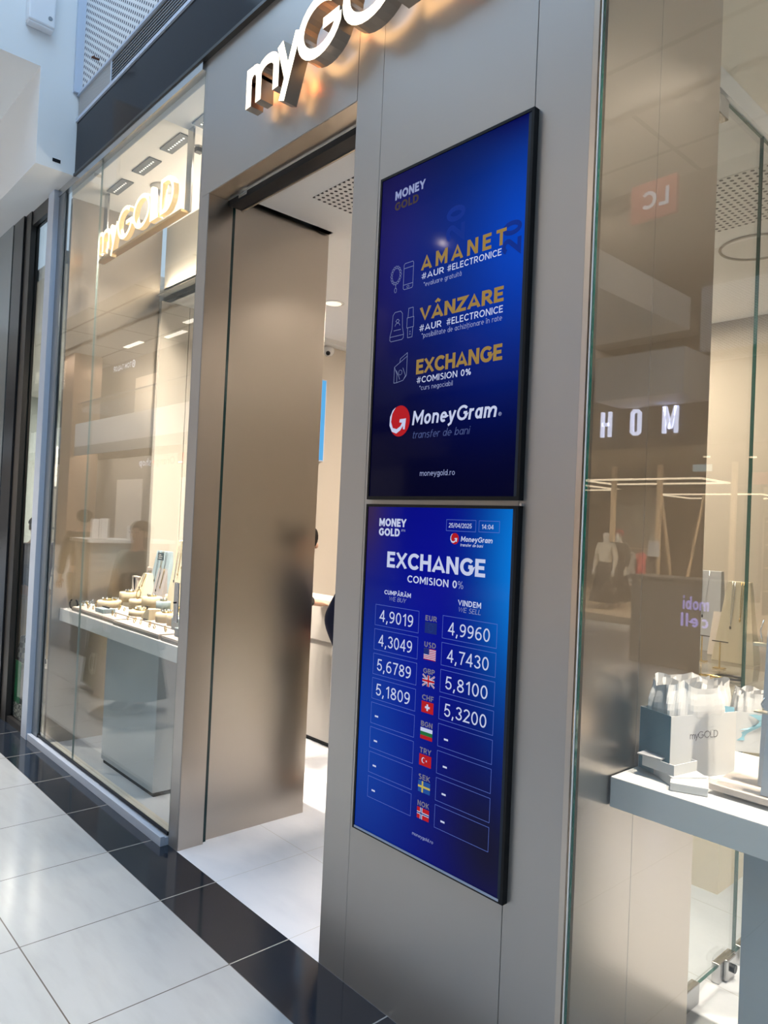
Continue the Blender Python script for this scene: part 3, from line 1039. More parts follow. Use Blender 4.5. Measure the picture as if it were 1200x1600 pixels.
# watch
stroke(ic, [(-1.889, 2.432), (-1.889, 2.468), (-1.855, 2.468), (-1.855, 2.432)], lw, f, closed=True)
stroke(ic, [(-1.885, 2.468), (-1.883, 2.502), (-1.86, 2.502), (-1.858, 2.468)], lw, f)
stroke(ic, [(-1.885, 2.432), (-1.883, 2.396), (-1.86, 2.396), (-1.858, 2.432)], lw, f)
for z in (2.408, 2.417):
    stroke(ic, arc(-1.8715, z, .0022, .0022, 0, 360, 8)[:-1], .001, f, closed=True)
ic.obj('watch_icon', E_IC, us)
ic = MB()
# notes in a hand
stroke(ic, [(-1.945, 2.298), (-1.88, 2.33), (-1.88, 2.262), (-1.897, 2.245), (-1.93, 2.24)], lw, f)
stroke(ic, [(-1.918, 2.311), (-1.915, 2.325), (-1.88, 2.342), (-1.88, 2.33)], lw, f)
stroke(ic, [(-1.945, 2.298), (-1.945, 2.24), (-1.93, 2.24), (-1.93, 2.27), (-1.945, 2.298)], lw, f)
stroke(ic, [(-1.935, 2.285), (-1.92, 2.262), (-1.915, 2.25)], lw, f)
stroke(ic, [(-1.9, 2.29), (-1.885, 2.26), (-1.893, 2.25)], lw, f)
stroke(ic, arc(-1.913, 2.275, .009, .009, 0, 360, 12)[:-1], .0012, f, closed=True)
ic.obj('banknote_icon', E_IC, us)
fm = MB()
for k, (x, z, sc) in enumerate(((-1.630, 2.695, .085), (-1.393, 2.59, .075))):
    v, f, W_ = word('20', .2)
    mb = MB()
    mb.add([(x - p[1] * sc, YF + .0003, z + p[0] * sc) for p in v], f)
    mb.obj('faint_numeral', E_DIM, us)
tag(B((-1.360, -.02, 1.80), (-1.352, -.001, 1.808)).obj('screen_clip', STEEL), 'tiny steel clip at the joint right of the two screens', 'clip')

# lower screen
ls = thing('display_screen', 'lower of the two blue screens, showing the exchange rate table with flags', 'screen', (0, -.0113, 0), 0, 'stacked wall screens')
q, bz = bezel(ls, .598, 1.7995)
B((q[0], -.008, q[2]), (q[1], -.001, q[3])).obj('panel', SL, ls)
B((-2.052, -.0135, .604), (-1.376, -.0115, .611)).obj('light_strip', mat('pale bezel strip', (.30, .36, .5), .4), bz)
T(ls, 'brand_line', E_W, 'MONEY', -1.990, -1.847, 1.719, .029, .24, .09)
T(ls, 'brand_line', E_W, 'GOLD', -1.990, -1.879, 1.6845, .028, .24, .09)
T(ls, 'brand_note', E_W2, 'IFN', -1.871, -1.852, 1.703, .008, .14)
T(ls, 'heading', E_W, 'EXCHANGE', -1.939, -1.481, 1.572, .057, .21, .10)
T(ls, 'subheading', E_W, 'COMISION 0', -1.830, -1.598, 1.527, .025, .17, .14)
T(ls, 'percent_sign', E_W2, '%', -1.594, -1.570, 1.527, .025, .08)
T(ls, 'column_title', E_W, 'CUMPĂRĂM', -1.946, -1.809, 1.474, .0155, .19, .13)
T(ls, 'column_subtitle', E_W2, 'WE BUY', -1.918, -1.830, 1.4535, .015, .10, .12, .2)
T(ls, 'column_title', E_W, 'VINDEM', -1.590, -1.492, 1.473, .0185, .19, .15)
T(ls, 'column_subtitle', E_W2, 'WE SELL', -1.585, -1.493, 1.4525, .016, .10, .12, .2)
T(ls, 'web_address', E_W2, 'moneygold.ro', -1.754, -1.655, .6765, .011, .12, .12, .1)
logo(ls, -1.616, 1.689, .0185, .0185)
T(ls, 'logo_name', E_W, 'MoneyGram', -1.589, -1.457, 1.681, .017, .17, .12, .12)
T(ls, 'logo_tagline', E_W, 'transfer de bani', -1.590, -1.494, 1.6655, .0095, .13, .10, .2)


def box_line(x0, x1, z0, z1, name):
    m = MB()
    frame(m, x0, x1, z0, z1, .0013)
    return m.obj(name, E_LINE, ls)


o = box_line(-1.656, -1.527, 1.7135, 1.7515, 'date_box')
T(o, 'date', E_W, '25/04/2025', -1.646, -1.545, 1.725, .015, .13, .10)
o = box_line(-1.515, -1.431, 1.7145, 1.7510, 'time_box')
T(o, 'time', E_W, '14:04', -1.503, -1.455, 1.7245, .015, .13, .10)
L = ['4,9019', '4,3049', '5,6789', '5,1809']
Rr = ['4,9960', '4,7430', '5,8100', '5,3200']
codes = ['EUR', 'USD', 'GBP', 'CHF', 'BGN', 'TRY', 'SEK', 'NOK']
for i in range(8):
    z = 1.3575 - i * .0891
    a = box_line(-1.990, -1.765, z, z + .076, 'rate_box')
    b = box_line(-1.654, -1.424, z, z + .0755, 'rate_box')
    if i < 4:
        T(a, 'rate_number', E_W, L[i], -1.968, -1.793, z + .016, .042, .115, .15)
        T(b, 'rate_number', E_W, Rr[i], -1.630, -1.452, z + .015, .042, .115, .15)
    else:
        for p, x in ((a, -1.968), (b, -1.626)):
            nm = MB()
            rect(nm, x, x + .018, z + .026, z + .032)
            nm.obj('dash', E_W, p)
    T(ls, 'currency_code', E_GREY, codes[i], -1.734, -1.680, z + .0485, .018, .2, .14)
FM = [E_W, E_R, E_BL, E_Y, E_GRN]
Y1, Y2, Y3 = YF, YF - .0003, YF - .0006
for i in range(8):
    z0 = 1.364 - i * .0891
    z1 = z0 + .038
    x0, x1 = -1.735, -1.679
    xm, zm = (x0 + x1) / 2, (z0 + z1) / 2
    m = MB()
    if i == 0:
        rect(m, x0, x1, z0, z1, Y1, 2)
        for k in range(12):
            a = 2 * pi * k / 12
            disc(m, xm + .011 * math.cos(a), zm + .012 * math.sin(a), .0012, .0014, Y2, 5, 6)
    elif i == 1:
        rect(m, x0, x1, z0, z1, Y1, 0)
        h = (z1 - z0) / 13
        for k in range(0, 13, 2):
            rect(m, x0, x1, z0 + k * h, z0 + (k + 1) * h, Y2, 1)
        rect(m, x0, x0 + .026, z0 + 6 * h, z1, Y3, 2)
    elif i == 2:
        rect(m, x0, x1, z0, z1, Y1, 2)
        for a, b in (((x0, z0), (x1, z1)), ((x0, z1), (x1, z0))):
            stroke(m, [a, b], .006, flat(Y1 - .0001), 0)
            stroke(m, [a, b], .0022, flat(Y1 - .0003), 1)
        rect(m, x0, x1, zm - .006, zm + .006, Y3 - .0002, 0)
        rect(m, xm - .006, xm + .006, z0, z1, Y3 - .0002, 0)
        rect(m, x0, x1, zm - .0036, zm + .0036, Y3 - .0004, 1)
        rect(m, xm - .0036, xm + .0036, z0, z1, Y3 - .0004, 1)
    elif i == 3:
        rect(m, x0, x1, z0, z1, Y1, 1)
        rect(m, xm - .011, xm + .011, zm - .0036, zm + .0036, Y2, 0)
        rect(m, xm - .0036, xm + .0036, zm - .011, zm + .011, Y3, 0)
    elif i == 4:
        h = (z1 - z0) / 3
        rect(m, x0, x1, z0, z0 + h, Y1, 1)
        rect(m, x0, x1, z0 + h, z0 + 2 * h, Y1, 4)
        rect(m, x0, x1, z0 + 2 * h, z1, Y1, 0)
    elif i == 5:
        rect(m, x0, x1, z0, z1, Y1, 1)
        disc(m, xm - .008, zm, .0085, .0095, Y2, 0)
        disc(m, xm - .0055, zm, .0066, .0076, Y3, 1)
        poly(m, [(xm + .006 + (.004 if k % 2 == 0 else .0017) * math.cos(pi + k * pi / 5), zm + (.0045 if k % 2 == 0 else .002) * math.sin(pi + k * pi / 5)) for k in range(10)], Y3, 0)
    elif i == 6:
        rect(m, x0, x1, z0, z1, Y1, 5)
        rect(m, x0, x1, zm - .0035, zm + .0035, Y2, 3)
        rect(m, x0 + .017, x0 + .024, z0, z1, Y2, 3)
    else:
        rect(m, x0, x1, z0, z1, Y1, 1)
        rect(m, x0, x1, zm - .0045, zm + .0045, Y2, 0)
        rect(m, x0 + .015, x0 + .025, z0, z1, Y2, 0)
        rect(m, x0, x1, zm - .002, zm + .002, Y3, 2)
        rect(m, x0 + .018, x0 + .022, z0, z1, Y3, 2)
    m.obj('flag', FM + [emis('mid blue', (.01, .07, .3))], ls)

for root, z0 in ((us, 1.8165), (ls, .598)):
    off = Vector((-1.712, 0, z0))
    root.location += off
    for ch in root.children:
        ch.location -= off

# ================================================================== WINDOW DISPLAYS
CREAMD = mat('cream display leather', (.78, .66, .47), .55)
BLUED = mat('pale blue display board', (.36, .46, .52), .5)
MAUVE = mat('mauve grey display board', (.44, .40, .40), .5)
PINKD = mat('pinkish white display board', (.72, .62, .55), .5)
GREYD = mat('grey display board', (.5, .5, .52), .5)
GOLD = mat('gold jewellery', (.8, .55, .2), .2, 1)
SILVER = mat('silver jewellery', (.8, .82, .85), .15, 1)
DARKJ = mat('dark jewellery', (.03, .025, .03), .3, .5)
TBLW = mat('white table laminate', (.78, .77, .77), .35)
PEDM = mat('grey table base', (.42, .46, .5), .4)
NAVY = mat('navy card', (.01, .014, .04), .5)
BLUEP = mat('pale blue satin', (.28, .52, .62), .4)


def table(label, x0, x1, y0, y1, zt, px0, px1, py0, py1):
    t = thing('display_table', label, 'table', ((x0 + x1) / 2, (y0 + y1) / 2, 0))
    cx, cy = (x0 + x1) / 2, (y0 + y1) / 2
    B((x0 - cx, y0 - cy, zt - .09), (x1 - cx, y1 - cy, zt)).obj('tabletop', TBLW, t, bevel=.002)
    B((px0 - cx, py0 - cy, .03), (px1 - cx, py1 - cy, zt - .09)).obj('base', PEDM, t)
    B((px0 - cx + .012, py0 - cy + .012, .001), (px1 - cx - .012, py1 - cy - .012, .03)).obj('plinth', BLACK, t)


table('long white jewellery display table behind the left window', -5.615, -3.60, .085, .74, 1.0, -5.01, -4.20, .207, .62)
table('thick white display table behind the right window glass', -1.145, 1.3, .195, .80, 1.003, -.79, .6, .28, .7)


def tapered(label, x, y, z, w0, w1, d, h, m, group='necklace stands in the left window', necks=2, rz=.0, lean=.06):
    t = thing('necklace_stand', label, 'display stand', (x, y, z), rz, group)
    mb = MB()
    vs = [(-w0 / 2, -d / 2, 0), (w0 / 2, -d / 2, 0), (w0 / 2, d / 2, 0), (-w0 / 2, d / 2, 0),
          (-w1 / 2, -d / 2 + lean, h), (w1 / 2, -d / 2 + lean, h), (w1 / 2, d / 2 + .0, h), (-w1 / 2, d / 2 + .0, h)]
    mb.add(vs, [(0, 3, 2, 1), (4, 5, 6, 7), (0, 1, 5, 4), (1, 2, 6, 5), (2, 3, 7, 6), (3, 0, 4, 7)])
    mb.obj('board', m, t, bevel=.003)
    short = label
    for cut in (' beside ', ' with ', ' between ', ' left of ', ' in front', ' on the', ' in the', ',', ' at the'):
        short = short.split(cut)[0]
    for q in range(necks):
        u = (q + .5) / necks * .8 - .4
        hh = h * (.45 + .2 * ((q * 7) % 3) / 2)
        n = MB()
        pts = []
        for s in range(13):
            a = s / 12
            xx = (u + (.11 if necks > 1 else .25) * (a - .5)) * w1
            zz = h - (h - hh) * (1 - (2 * a - 1) ** 2)
            yy = -d / 2 + lean * zz / h - .003
            pts.append((xx, yy, zz))
        n.tube(pts, .0016, 5, 0)
        no = n.obj('necklace', GOLD if q % 2 else SILVER, None, True, loc=(x, y, z), rotz=rz)
        tag(no, ('gold' if q % 2 else 'silver') + ' chain, ' + ('the only one' if necks == 1 else ('leftmost', 'second from left', 'third from left', 'rightmost')[q if q < necks - 1 else 3]) + ' on the ' + short, 'necklace', 'necklaces on the ' + short)
        MB().ball((pts[6][0], pts[6][1] - .003, pts[6][2] - .012), (.006, .004, .011), 8, 6).obj('pendant', DARKJ if q % 3 == 0 else GOLD, no, True)
    return t


# risers and trays
for lab, a, b in (('long low cream riser along the back of the left jewellery table', (-5.2, .43, 1.0), (-3.75, .70, 1.062)),
                  ('upper cream riser set on the back left of the left jewellery table', (-5.6, .55, 1.0), (-5.22, .735, 1.10))):
    tag(B(a, b).obj('display_riser', CREAMD, bevel=.003), lab, 'riser', 'risers in the left window')
for i, (x0, x1, y0, y1, lab) in enumerate(((-5.46, -4.69, .115, .25, 'long white jewellery tray nearest the left end of the table edge'),
                                           (-4.66, -4.00, .10, .26, 'white jewellery tray in the middle of the table edge'),
                                           (-3.97, -3.65, .10, .28, 'white jewellery tray beside the metal post'),
                                           (-5.30, -4.63, .265, .42, 'white jewellery tray in the second row, left of the silver slant'),
                                           (-4.60, -3.98, .275, .42, 'white jewellery tray in the second row under the round stands'))):
    t = thing('jewellery_tray', lab, 'tray', ((x0 + x1) / 2, (y0 + y1) / 2, 1.001), 0, 'jewellery trays in the left window')
    w, d = (x1 - x0) / 2, (y1 - y0) / 2
    B((-w, -d, 0), (w, d, .018)).obj('base', mat('taupe tray edge', (.3, .25, .22), .5), t)
    B((-w + .004, -d + .004, .018), (w - .004, d - .004, .028)).obj('pad', PINKD, t)
    n = int(w * 2 / .07)
    for k in range(n):
        r = MB().tube([(.012 * math.cos(a * pi / 5), 0, .0145 + .012 * math.sin(a * pi / 5)) for a in range(10)], .0025, 5, 0, True)
        o = r.obj('ring', GOLD, None, True, loc=(t.location.x - w + .04 + k * .07, t.location.y + .3 * d * math.sin(k * 2), 1.0295))
        tag(o, 'small gold ring lying on the ' + ('front tray at the left table end', 'middle front tray', 'front tray beside the metal post', 'left tray of the second row', 'right tray of the second row')[i], 'ring', 'rings on the ' + lab)

tapered('tall cream necklace stand beside the metal post in the left window', -4.63, .56, 1.063, .27, .20, .12, .49, CREAMD, necks=4)
tapered('tall pale blue necklace stand with a dark card in the left window', -5.18, .655, 1.063, .30, .23, .08, .39, BLUED, necks=3)
tapered('mauve grey necklace stand between the blue and tall cream ones', -5.02, .57, 1.063, .17, .14, .06, .27, MAUVE, necks=2)
tapered('slim pinkish stand with gold chains left of the blue stand', -5.42, .66, 1.101, .11, .09, .05, .21, PINKD, necks=3)
tapered('small cream wedge stand with two chains in front of the blue stand', -5.30, .585, 1.101, .17, .08, .10, .175, CREAMD, necks=2)
t = thing('price_card', 'dark square card with white print at the top of the blue stand', 'card', (-5.09, .615, 1.39))
B((-.045, -.008, 0), (.045, -.004, .055)).obj('card', mat('slate card', (.03, .06, .08), .5), t)
pr = MB()
for k, (a, b, z) in enumerate(((-.03, .03, .026), (-.02, .01, .038), (-.03, .02, .012))):
    pr.box((a, -.0092, z), (b, -.0078, z + .005))
pr.obj('print', mat('white print', (.8, .8, .8), .5), t)
t = thing('frame_stand', 'small pinkish frame with a navy centre at the back left of the table', 'frame', (-5.47, .60, 1.101))
fr_ = MB()
fr_.box((-.05, -.015, 0), (-.036, .015, .13))
fr_.box((.012, -.015, 0), (.05, .015, .13))
fr_.box((-.05, -.015, .13), (.06, .015, .14))
fr_.obj('frame', PINKD, t)
B((-.036, -.004, 0), (.012, .004, .13)).obj('centre', NAVY, t)
tag(B((-5.55, .69, 1.101), (-5.43, .71, 1.235)).obj('backing_card', BLACK), 'black upright card behind the slim pinkish stand', 'card')


def round_stand(label, x, y, z, r, h, ringr, m=CREAMD, upright=True):
    t = thing('bracelet_stand', label, 'display stand', (x, y, z), 0, 'round jewellery stands in the left window')
    MB().lathe([(.0001, 0), (r, 0), (r, h - .005), (r - .005, h), (.0001, h)], n=26).obj('drum', m, t, True)
    b = MB()
    if upright:
        b.tube([(ringr * math.cos(2 * pi * i / 22), .2 * ringr * math.sin(2 * pi * i / 22), h + ringr + .003 + ringr * math.sin(2 * pi * i / 22)) for i in range(22)], .0035, 6, 0, True)
    else:
        b.tube([(ringr * math.cos(2 * pi * i / 22), ringr * math.sin(2 * pi * i / 22), h + .005) for i in range(22)], .0045, 6, 0, True)
        for i in range(8):
            a = i * pi / 4
            b.ball((ringr * math.cos(a), ringr * math.sin(a), h + .012), .008, 8, 6, 1)
    tag(b.obj('bracelet', [GOLD, SILVER], None, True, loc=(x, y, z)), ('upright' if upright else 'flat') + ' gold bracelet on the ' + label.split(' with ')[0].split(' carrying ')[0].split(' at the left of')[0].replace(' octagonal-looking', ''), 'bracelet', 'bracelets on the round stands')


RS = [(-5.35, .50, 1.063, .075, .07, .03, CREAMD, 0, 'cream drum with a flat bracelet left of the pinkish wedge stand'),
      (-5.13, .47, 1.063, .065, .04, .034, CREAMD, 1, 'low cream drum carrying an upright gold bangle'),
      (-4.97, .50, 1.063, .07, .075, .03, CREAMD, 0, 'cream drum in front of the mauve stand'),
      (-4.83, .62, 1.063, .08, .10, .04, CREAMD, 0, 'highest cream drum, between mauve stand and tall cream stand'),
      (-4.82, .36, 1.029, .085, .035, .04, CREAMD, 0, 'wide low cream drum with a beaded bracelet in the second row'),
      (-4.72, .47, 1.063, .05, .07, .02, BLUED, 0, 'small pale blue drum below the tall cream stand'),
      (-4.46, .37, 1.029, .07, .06, .03, CREAMD, 0, 'cream drum beside the silver slant in the second row'),
      (-4.30, .36, 1.029, .06, .07, .025, CREAMD, 1, 'cream drum nearest the metal post'),
      (-5.33, .34, 1.029, .085, .05, .05, CREAMD, 0, 'broad cream octagonal-looking drum at the left of the tray row')]
for x, y, z, r, h, rr, m, upr, lab in RS:
    round_stand(lab, x, y, z, r, h, rr, m, bool(upr))
t = thing('bracelet_ramp', 'small cream slanted ramp with a bracelet beside the cream drum', 'display stand', (-4.62, .335, 1.029))
MB().add([(-.07, -.04, 0), (.06, -.04, 0), (.06, .04, 0), (-.07, .04, 0), (.02, -.04, .07), (.06, -.04, .07), (.06, .04, .07), (.02, .04, .07)],
         [(0, 3, 2, 1), (4, 5, 6, 7), (0, 1, 5, 4), (1, 2, 6, 5), (2, 3, 7, 6), (3, 0, 4, 7)]).obj('ramp', CREAMD, t)
MB().tube([(-.01 + .018 * math.cos(a * pi / 6), .02 * math.sin(a * pi / 6), .047 + .016 * math.cos(a * pi / 6)) for a in range(12)], .003, 6, 0, True).obj('bracelet', GOLD, None, True, loc=(-4.62, .335, 1.029))
tag(COL.objects[-1], 'gold bracelet hooked on the small cream slanted ramp', 'bracelet')
for i, (x, y, w, h, lab) in enumerate(((-5.05, .20, .07, .03, 'pale blue box with dark watches on the front tray'), (-4.10, .30, .06, .075, 'pale blue box by the tall cream stand'), (-3.86, .20, .055, .05, 'pale blue box at the right end of the table'))):
    t = thing('jewellery_box', lab, 'box', (x, y, 1.029), 0, 'blue boxes in the left window')
    B((-w, -.045, 0), (w, .045, h)).obj('box', BLUED, t, bevel=.003)
    MB().tube([(-w * .8 + k * w * .2, .0 + .015 * (k % 2), h + .006) for k in range(9)], .005, 6).obj('watch', DARKJ, None, True, loc=(x, y, 1.029))
    tag(COL.objects[-1], 'dark watch strap on the ' + lab.replace(' with dark watches', ''), 'watch', 'watches on the blue boxes')


def bangle(label, x, y, z, r, col, rz, tilt):
    o = MB()
    o.tube([(r * math.cos(math.radians(a)), 0, r + r * math.sin(math.radians(a))) for a in range(-240, 61, 12)], .006, 6)
    b = o.obj('bangle', col, None, True, loc=(x, y, z), rotz=rz)
    tag(b, label, 'bracelet', 'open bangles at the left end of the table')


for i, (x, y, r, c, rz, lab) in enumerate(((-5.52, .15, .036, DARKJ, .5, 'leftmost open bangle, dark, standing on the end of the table'), (-5.46, .20, .030, GOLD, .9, 'gold open bangle, second from the table end'),
                                           (-5.40, .29, .036, GOLD, .3, 'large gold bangle behind the front tray'), (-5.52, .31, .034, SILVER, 1.2, 'silver bangle behind the gold ones near the panel'),
                                           (-5.44, .38, .035, SILVER, .6, 'silver bangle in front of the navy-centred frame'), (-5.50, .46, .04, SILVER, .2, 'rearmost silver bangle beside the bronze panel'))):
    bangle(lab, x, y, 1.001, r, c, rz, 0)
t = thing('ring_cushion', 'pale blue-white cushion loaded with silver rings near the table end', 'cushion', (-5.53, .245, 1.001), .2)
B((-.06, -.04, 0), (.06, .04, .035)).obj('cushion', mat('ice blue satin', (.55, .68, .75), .4), t, bevel=.012)
for k in range(12):
    cx, cy = -.045 + (k % 4) * .03, -.025 + (k // 4) * .025
    r = MB().tube([(.011 * math.cos(a * pi / 5), 0, .011 * math.sin(a * pi / 5)) for a in range(10)], .0022, 5, 0, True)
    tag(r.obj('ring', SILVER, None, True, loc=(-5.53 + cx * .98 - cy * .2, .245 + cx * .2 + cy * .98, 1.0455)), 'silver ring stuck in the pale blue-white cushion near the table end', 'ring', 'silver rings on the cushion')
for i, (x, y, h, lab) in enumerate(((-4.22, .44, .17, 'tall thin T-bar earring stand in front of the post'), (-4.60, .30, .085, 'small dark T-bar earring stand on the second tray row'))):
    t = thing('earring_stand', lab, 'display stand', (x, y, 1.029), 0, 'T-bar earring stands in the left window')
    m = MB()
    m.box((-.025, -.015, 0), (.025, .015, .006))
    m.box((-.0025, -.0025, .006), (.0025, .0025, h))
    m.obj('stem', DARKJ, t)
    B((-.03, -.003, h), (.03, .003, h + .005)).obj('bar', DARKJ, t)

# ---- right window: bags, boxes, stands
PAPERW = mat('white paper', (.8, .8, .8), .6)
BAGW = mat('white glossy bag card', (.74, .74, .74), .4)
BAGS = mat('slate blue bag side', (.12, .22, .29), .5)
BAGI = mat('pale blue bag lining', (.25, .5, .64), .5)
PRINT = mat('grey print', (.14, .13, .13), .5)
TISSUE = mat('white tissue paper', (.86, .84, .83), .7)


def tissue(parent, w, d, z0, z1, seed):
    rnd = random.Random(seed)
    m = MB()
    n = 72
    rows = 8
    vs = []
    ph = [rnd.random() * 6 for _ in range(4)]
    for j in range(rows + 1):
        f_ = j / rows
        for i in range(n):
            a = 2 * pi * i / n
            rr = 1 + (.05 * math.sin(5 * a + ph[0] + 2 * f_) + .035 * math.sin(13 * a + ph[1] + 4 * f_)) * (.4 + f_) + .16 * math.sin(pi * min(1, f_ * 1.1)) + .05 * f_
            ex = .55
            cx = math.copysign(abs(math.cos(a)) ** ex, math.cos(a))
            cy = math.copysign(abs(math.sin(a)) ** ex, math.sin(a))
            z = z0 + (z1 - z0) * f_ * (1 + .07 * math.sin(3 * a + ph[2]) + .035 * math.sin(7 * a + ph[3]))
            vs.append((cx * w * rr, cy * d * rr, z))
    fs = []
    for j in range(rows):
        for i in range(n):
            k = (i + 1) % n
            fs.append((j * n + i, j * n + k, (j + 1) * n + k, (j + 1) * n + i))
    m.add(vs, fs)
    # crumpled inner leaves
    for q in range(3):
        a0 = rnd.random() * 3
        vs = []
        for i in range(15):
            u = (i / 14 - .5) * 1.9
            for j in range(4):
                f_ = j / 3
                vs.append((u * w, (q / 2 - .5) * 1.2 * d + .012 * math.sin(9 * u + a0 + f_ * 3), z0 + (z1 - z0) * f_ * (1.0 + .06 * math.sin(6 * u + a0) + .05 * q)))
        m.add(vs, [(i * 4 + j, i * 4 + 4 + j, i * 4 + 5 + j, i * 4 + 1 + j) for i in range(14) for j in range(3)])
    return m.obj('tissue_paper', TISSUE, parent)


def gift_bag(label, loc, rz, w, d, h, seed, written, th, ribbon):
    t = thing('gift_bag', label, 'bag', loc, rz, 'white gift bags in the right window')
    b = MB()
    b.box((0, 0, 0), (w, .002, h), 0)
    b.box((0, d - .002, 0), (w, d, h), 0)
    b.box((0, .002, 0), (w, d - .002, .002), 0)
    fb = b.obj('front_and_back', BAGW, t)
    s = MB()
    for x in (0, w - .002):
        s.box((x, .002, .002), (x + .002, d - .002, h), 0)
    s.obj('side_gusset', BAGS, t)
    li = MB()
    li.add([(.003, .004, h - .02), (w - .003, .004, h - .02), (w - .003, .006, h + .012), (w * .75, .006, h + .022), (w * .5, .006, h + .005)], [(0, 1, 2, 3, 4)])
    li.obj('lining', BAGI, t)
    if written:
        m = MB()
        for nm, mb in sign_letters(.075, .118 if h > .17 else .06, .021, .021, lambda e: (lambda u, v, k: (u, -.0006 - e * .2 if k == 0 else 0.0, v)), mats=(0, 0, 0)):
            m.add(mb.v, mb.f)
        m.obj('lettering', PRINT, fb)
    if ribbon:
        r = MB()
        for q in range(2):
            pts = [(w * .35 + .035 * math.sin(k * .5 + q), -.004 - .006 * math.sin(k * .7), h * (.95 - .085 * k * (1 if q else .6))) for k in range(9)]
            vs = []
            for x, y, z in pts:
                vs += [(x - .012, y, z), (x + .012, y - .003, z + .004)]
            r.add(vs, [(2 * k, 2 * k + 1, 2 * k + 3, 2 * k + 2) for k in range(8)])
        r.obj('ribbon', BLUEP, t)
    tt = tissue(t, w * .42, d * .42, h - .06, h + th, seed)
    tt.location = (w * .52, d * .5, 0)
    return t


gift_bag('front white gift bag with printed lettering and tissue paper on the right table', (-1.015, .30, 1.004), 1.23, .262, .13, .19, 3, True, .085, False)
gift_bag('smaller white gift bag with a blue ribbon behind the lettered one', (-1.03, .79, 1.004), .62, .16, .10, .135, 8, False, .06, True)
bx_ = thing('gift_box', 'open small white box with pale blue lining lying on its lid by the bag', 'box', (-1.0, .335, 1.004), .95, 'small white boxes by the gift bag')
B((-.055, -.055, .0), (.055, .055, .028)).obj('lid', BAGW, bx_, bevel=.002)
bt = MB()
M4 = Matrix.Translation((-.02, .025, .0285)) @ Matrix.Rotation(.45, 4, 'Z')
for a, b in (((-.055, -.055, 0), (.055, .055, .002)), ((-.055, -.055, .002), (-.052, .055, .03)), ((.052, -.055, .002), (.055, .055, .03)), ((-.052, -.055, .002), (.052, -.052, .03)), ((-.052, .052, .002), (.052, .055, .03))):
    bt.box(a, b, 0, M4)
bt.obj('tray', BAGW, bx_)
B((0, 0, 0), (.07, .08, .003)).obj('lining_flap', BLUEP, bx_, loc=(-.02, .015, .056), rotz=.2)
B((0, 0, 0), (.072, .075, .004)).obj('grey_cushion', GREYD, bx_, loc=(-.065, -.005, .0595), rotz=.62)
MB().ball((0, 0, 0), (.014, .012, .011), 12, 8).obj('ribbon_knot', BAGW, bx_, True, loc=(-.03, .07, .07))
tag(B((-.05, -.06, 0), (.05, .06, .024)).obj('gift_box', BAGW, None, False, .002, loc=(-.955, .30, 1.004), rotz=.42), 'closed flat white box in front of the open one, at the table edge', 'box', 'small white boxes by the gift bag')

pb = thing('display_plinth', 'low cream display board carrying the grey stands on the right table', 'plinth', (-.5, .5, 1.004))
B((-.40, -.20, .012), (.45, .22, .030)).obj('board', PINKD, pb, bevel=.002)
B((-.37, -.17, .0), (.42, .2, .012)).obj('foot', GREYD, pb)


def fin(label, x, y, z, w0, w1, h, d, rz, m):
    t = thing('earring_display', label, 'display stand', (x, y, z), rz, 'grey stands on the right table')
    MB().add([(0, 0, 0), (w0, 0, 0), (w0, d, 0), (0, d, 0), (.012, .012, h), (w1, .012, h), (w1, d - .012, h), (.012, d - .012, h)],
             [(0, 3, 2, 1), (4, 5, 6, 7), (0, 1, 5, 4), (1, 2, 6, 5), (2, 3, 7, 6), (3, 0, 4, 7)]).obj('board', m, t, bevel=.002)
    B((-.028, .02, h * .72), (.012, .045, h * .735)).obj('peg_shelf', CREAMD, t)
    MB().tube([(-.006, .03, h * .735 + .003), (-.012, .03, h * .8), (-.004, .03, h * .86)], .0025, 6).obj('earring', SILVER, None, True, loc=(x, y, z), rotz=rz)
    tag(COL.objects[-1], 'silver earring hanging at the ' + label.split(' on the')[0].split(' in front')[0], 'earring', 'earrings on the grey stands')
    return t


fin('taller pale grey tapered stand on the display board of the right table', -.80, .385, 1.036, .30, .20, .54, .07, .15, mat('blue grey board', (.5, .55, .62), .45))
fin('shorter pale grey tapered stand in front of the tall one', -.765, .31, 1.036, .30, .20, .30, .06, .1, MATS['blue grey board'])

# patch fittings of the inner glass partition
for i, (y, z, lab) in enumerate(((.88, .03, 'steel clamp at the foot of the inner glass, nearest the bronze panel'), (1.20, .03, 'square steel floor lock of the inner glass door'), (1.40, .03, 'steel clamp on the second inner glass pane'), (.86, 3.33, 'steel clamp at the top of the inner glass by the white rail'))):
    t = thing('glass_clamp', lab, 'clamp', (-1.202, y, z), 0, 'clamps of the inner glass')
    B((-.014, -.075, -.028), (.018, .075, .05)).obj('body', STEEL, t, bevel=.004)
    if i == 1:
        B((.018, -.04, -.022), (.035, .04, .06)).obj('lock_case', STEEL, t, bevel=.006)
        MB().lathe([(.0001, 0), (.016, 0), (.016, .014), (.0001, .014)], n=14).obj('cylinder', BLACK, t, loc=(.035, 0, .02)).rotation_euler = (0, pi / 2, 0)

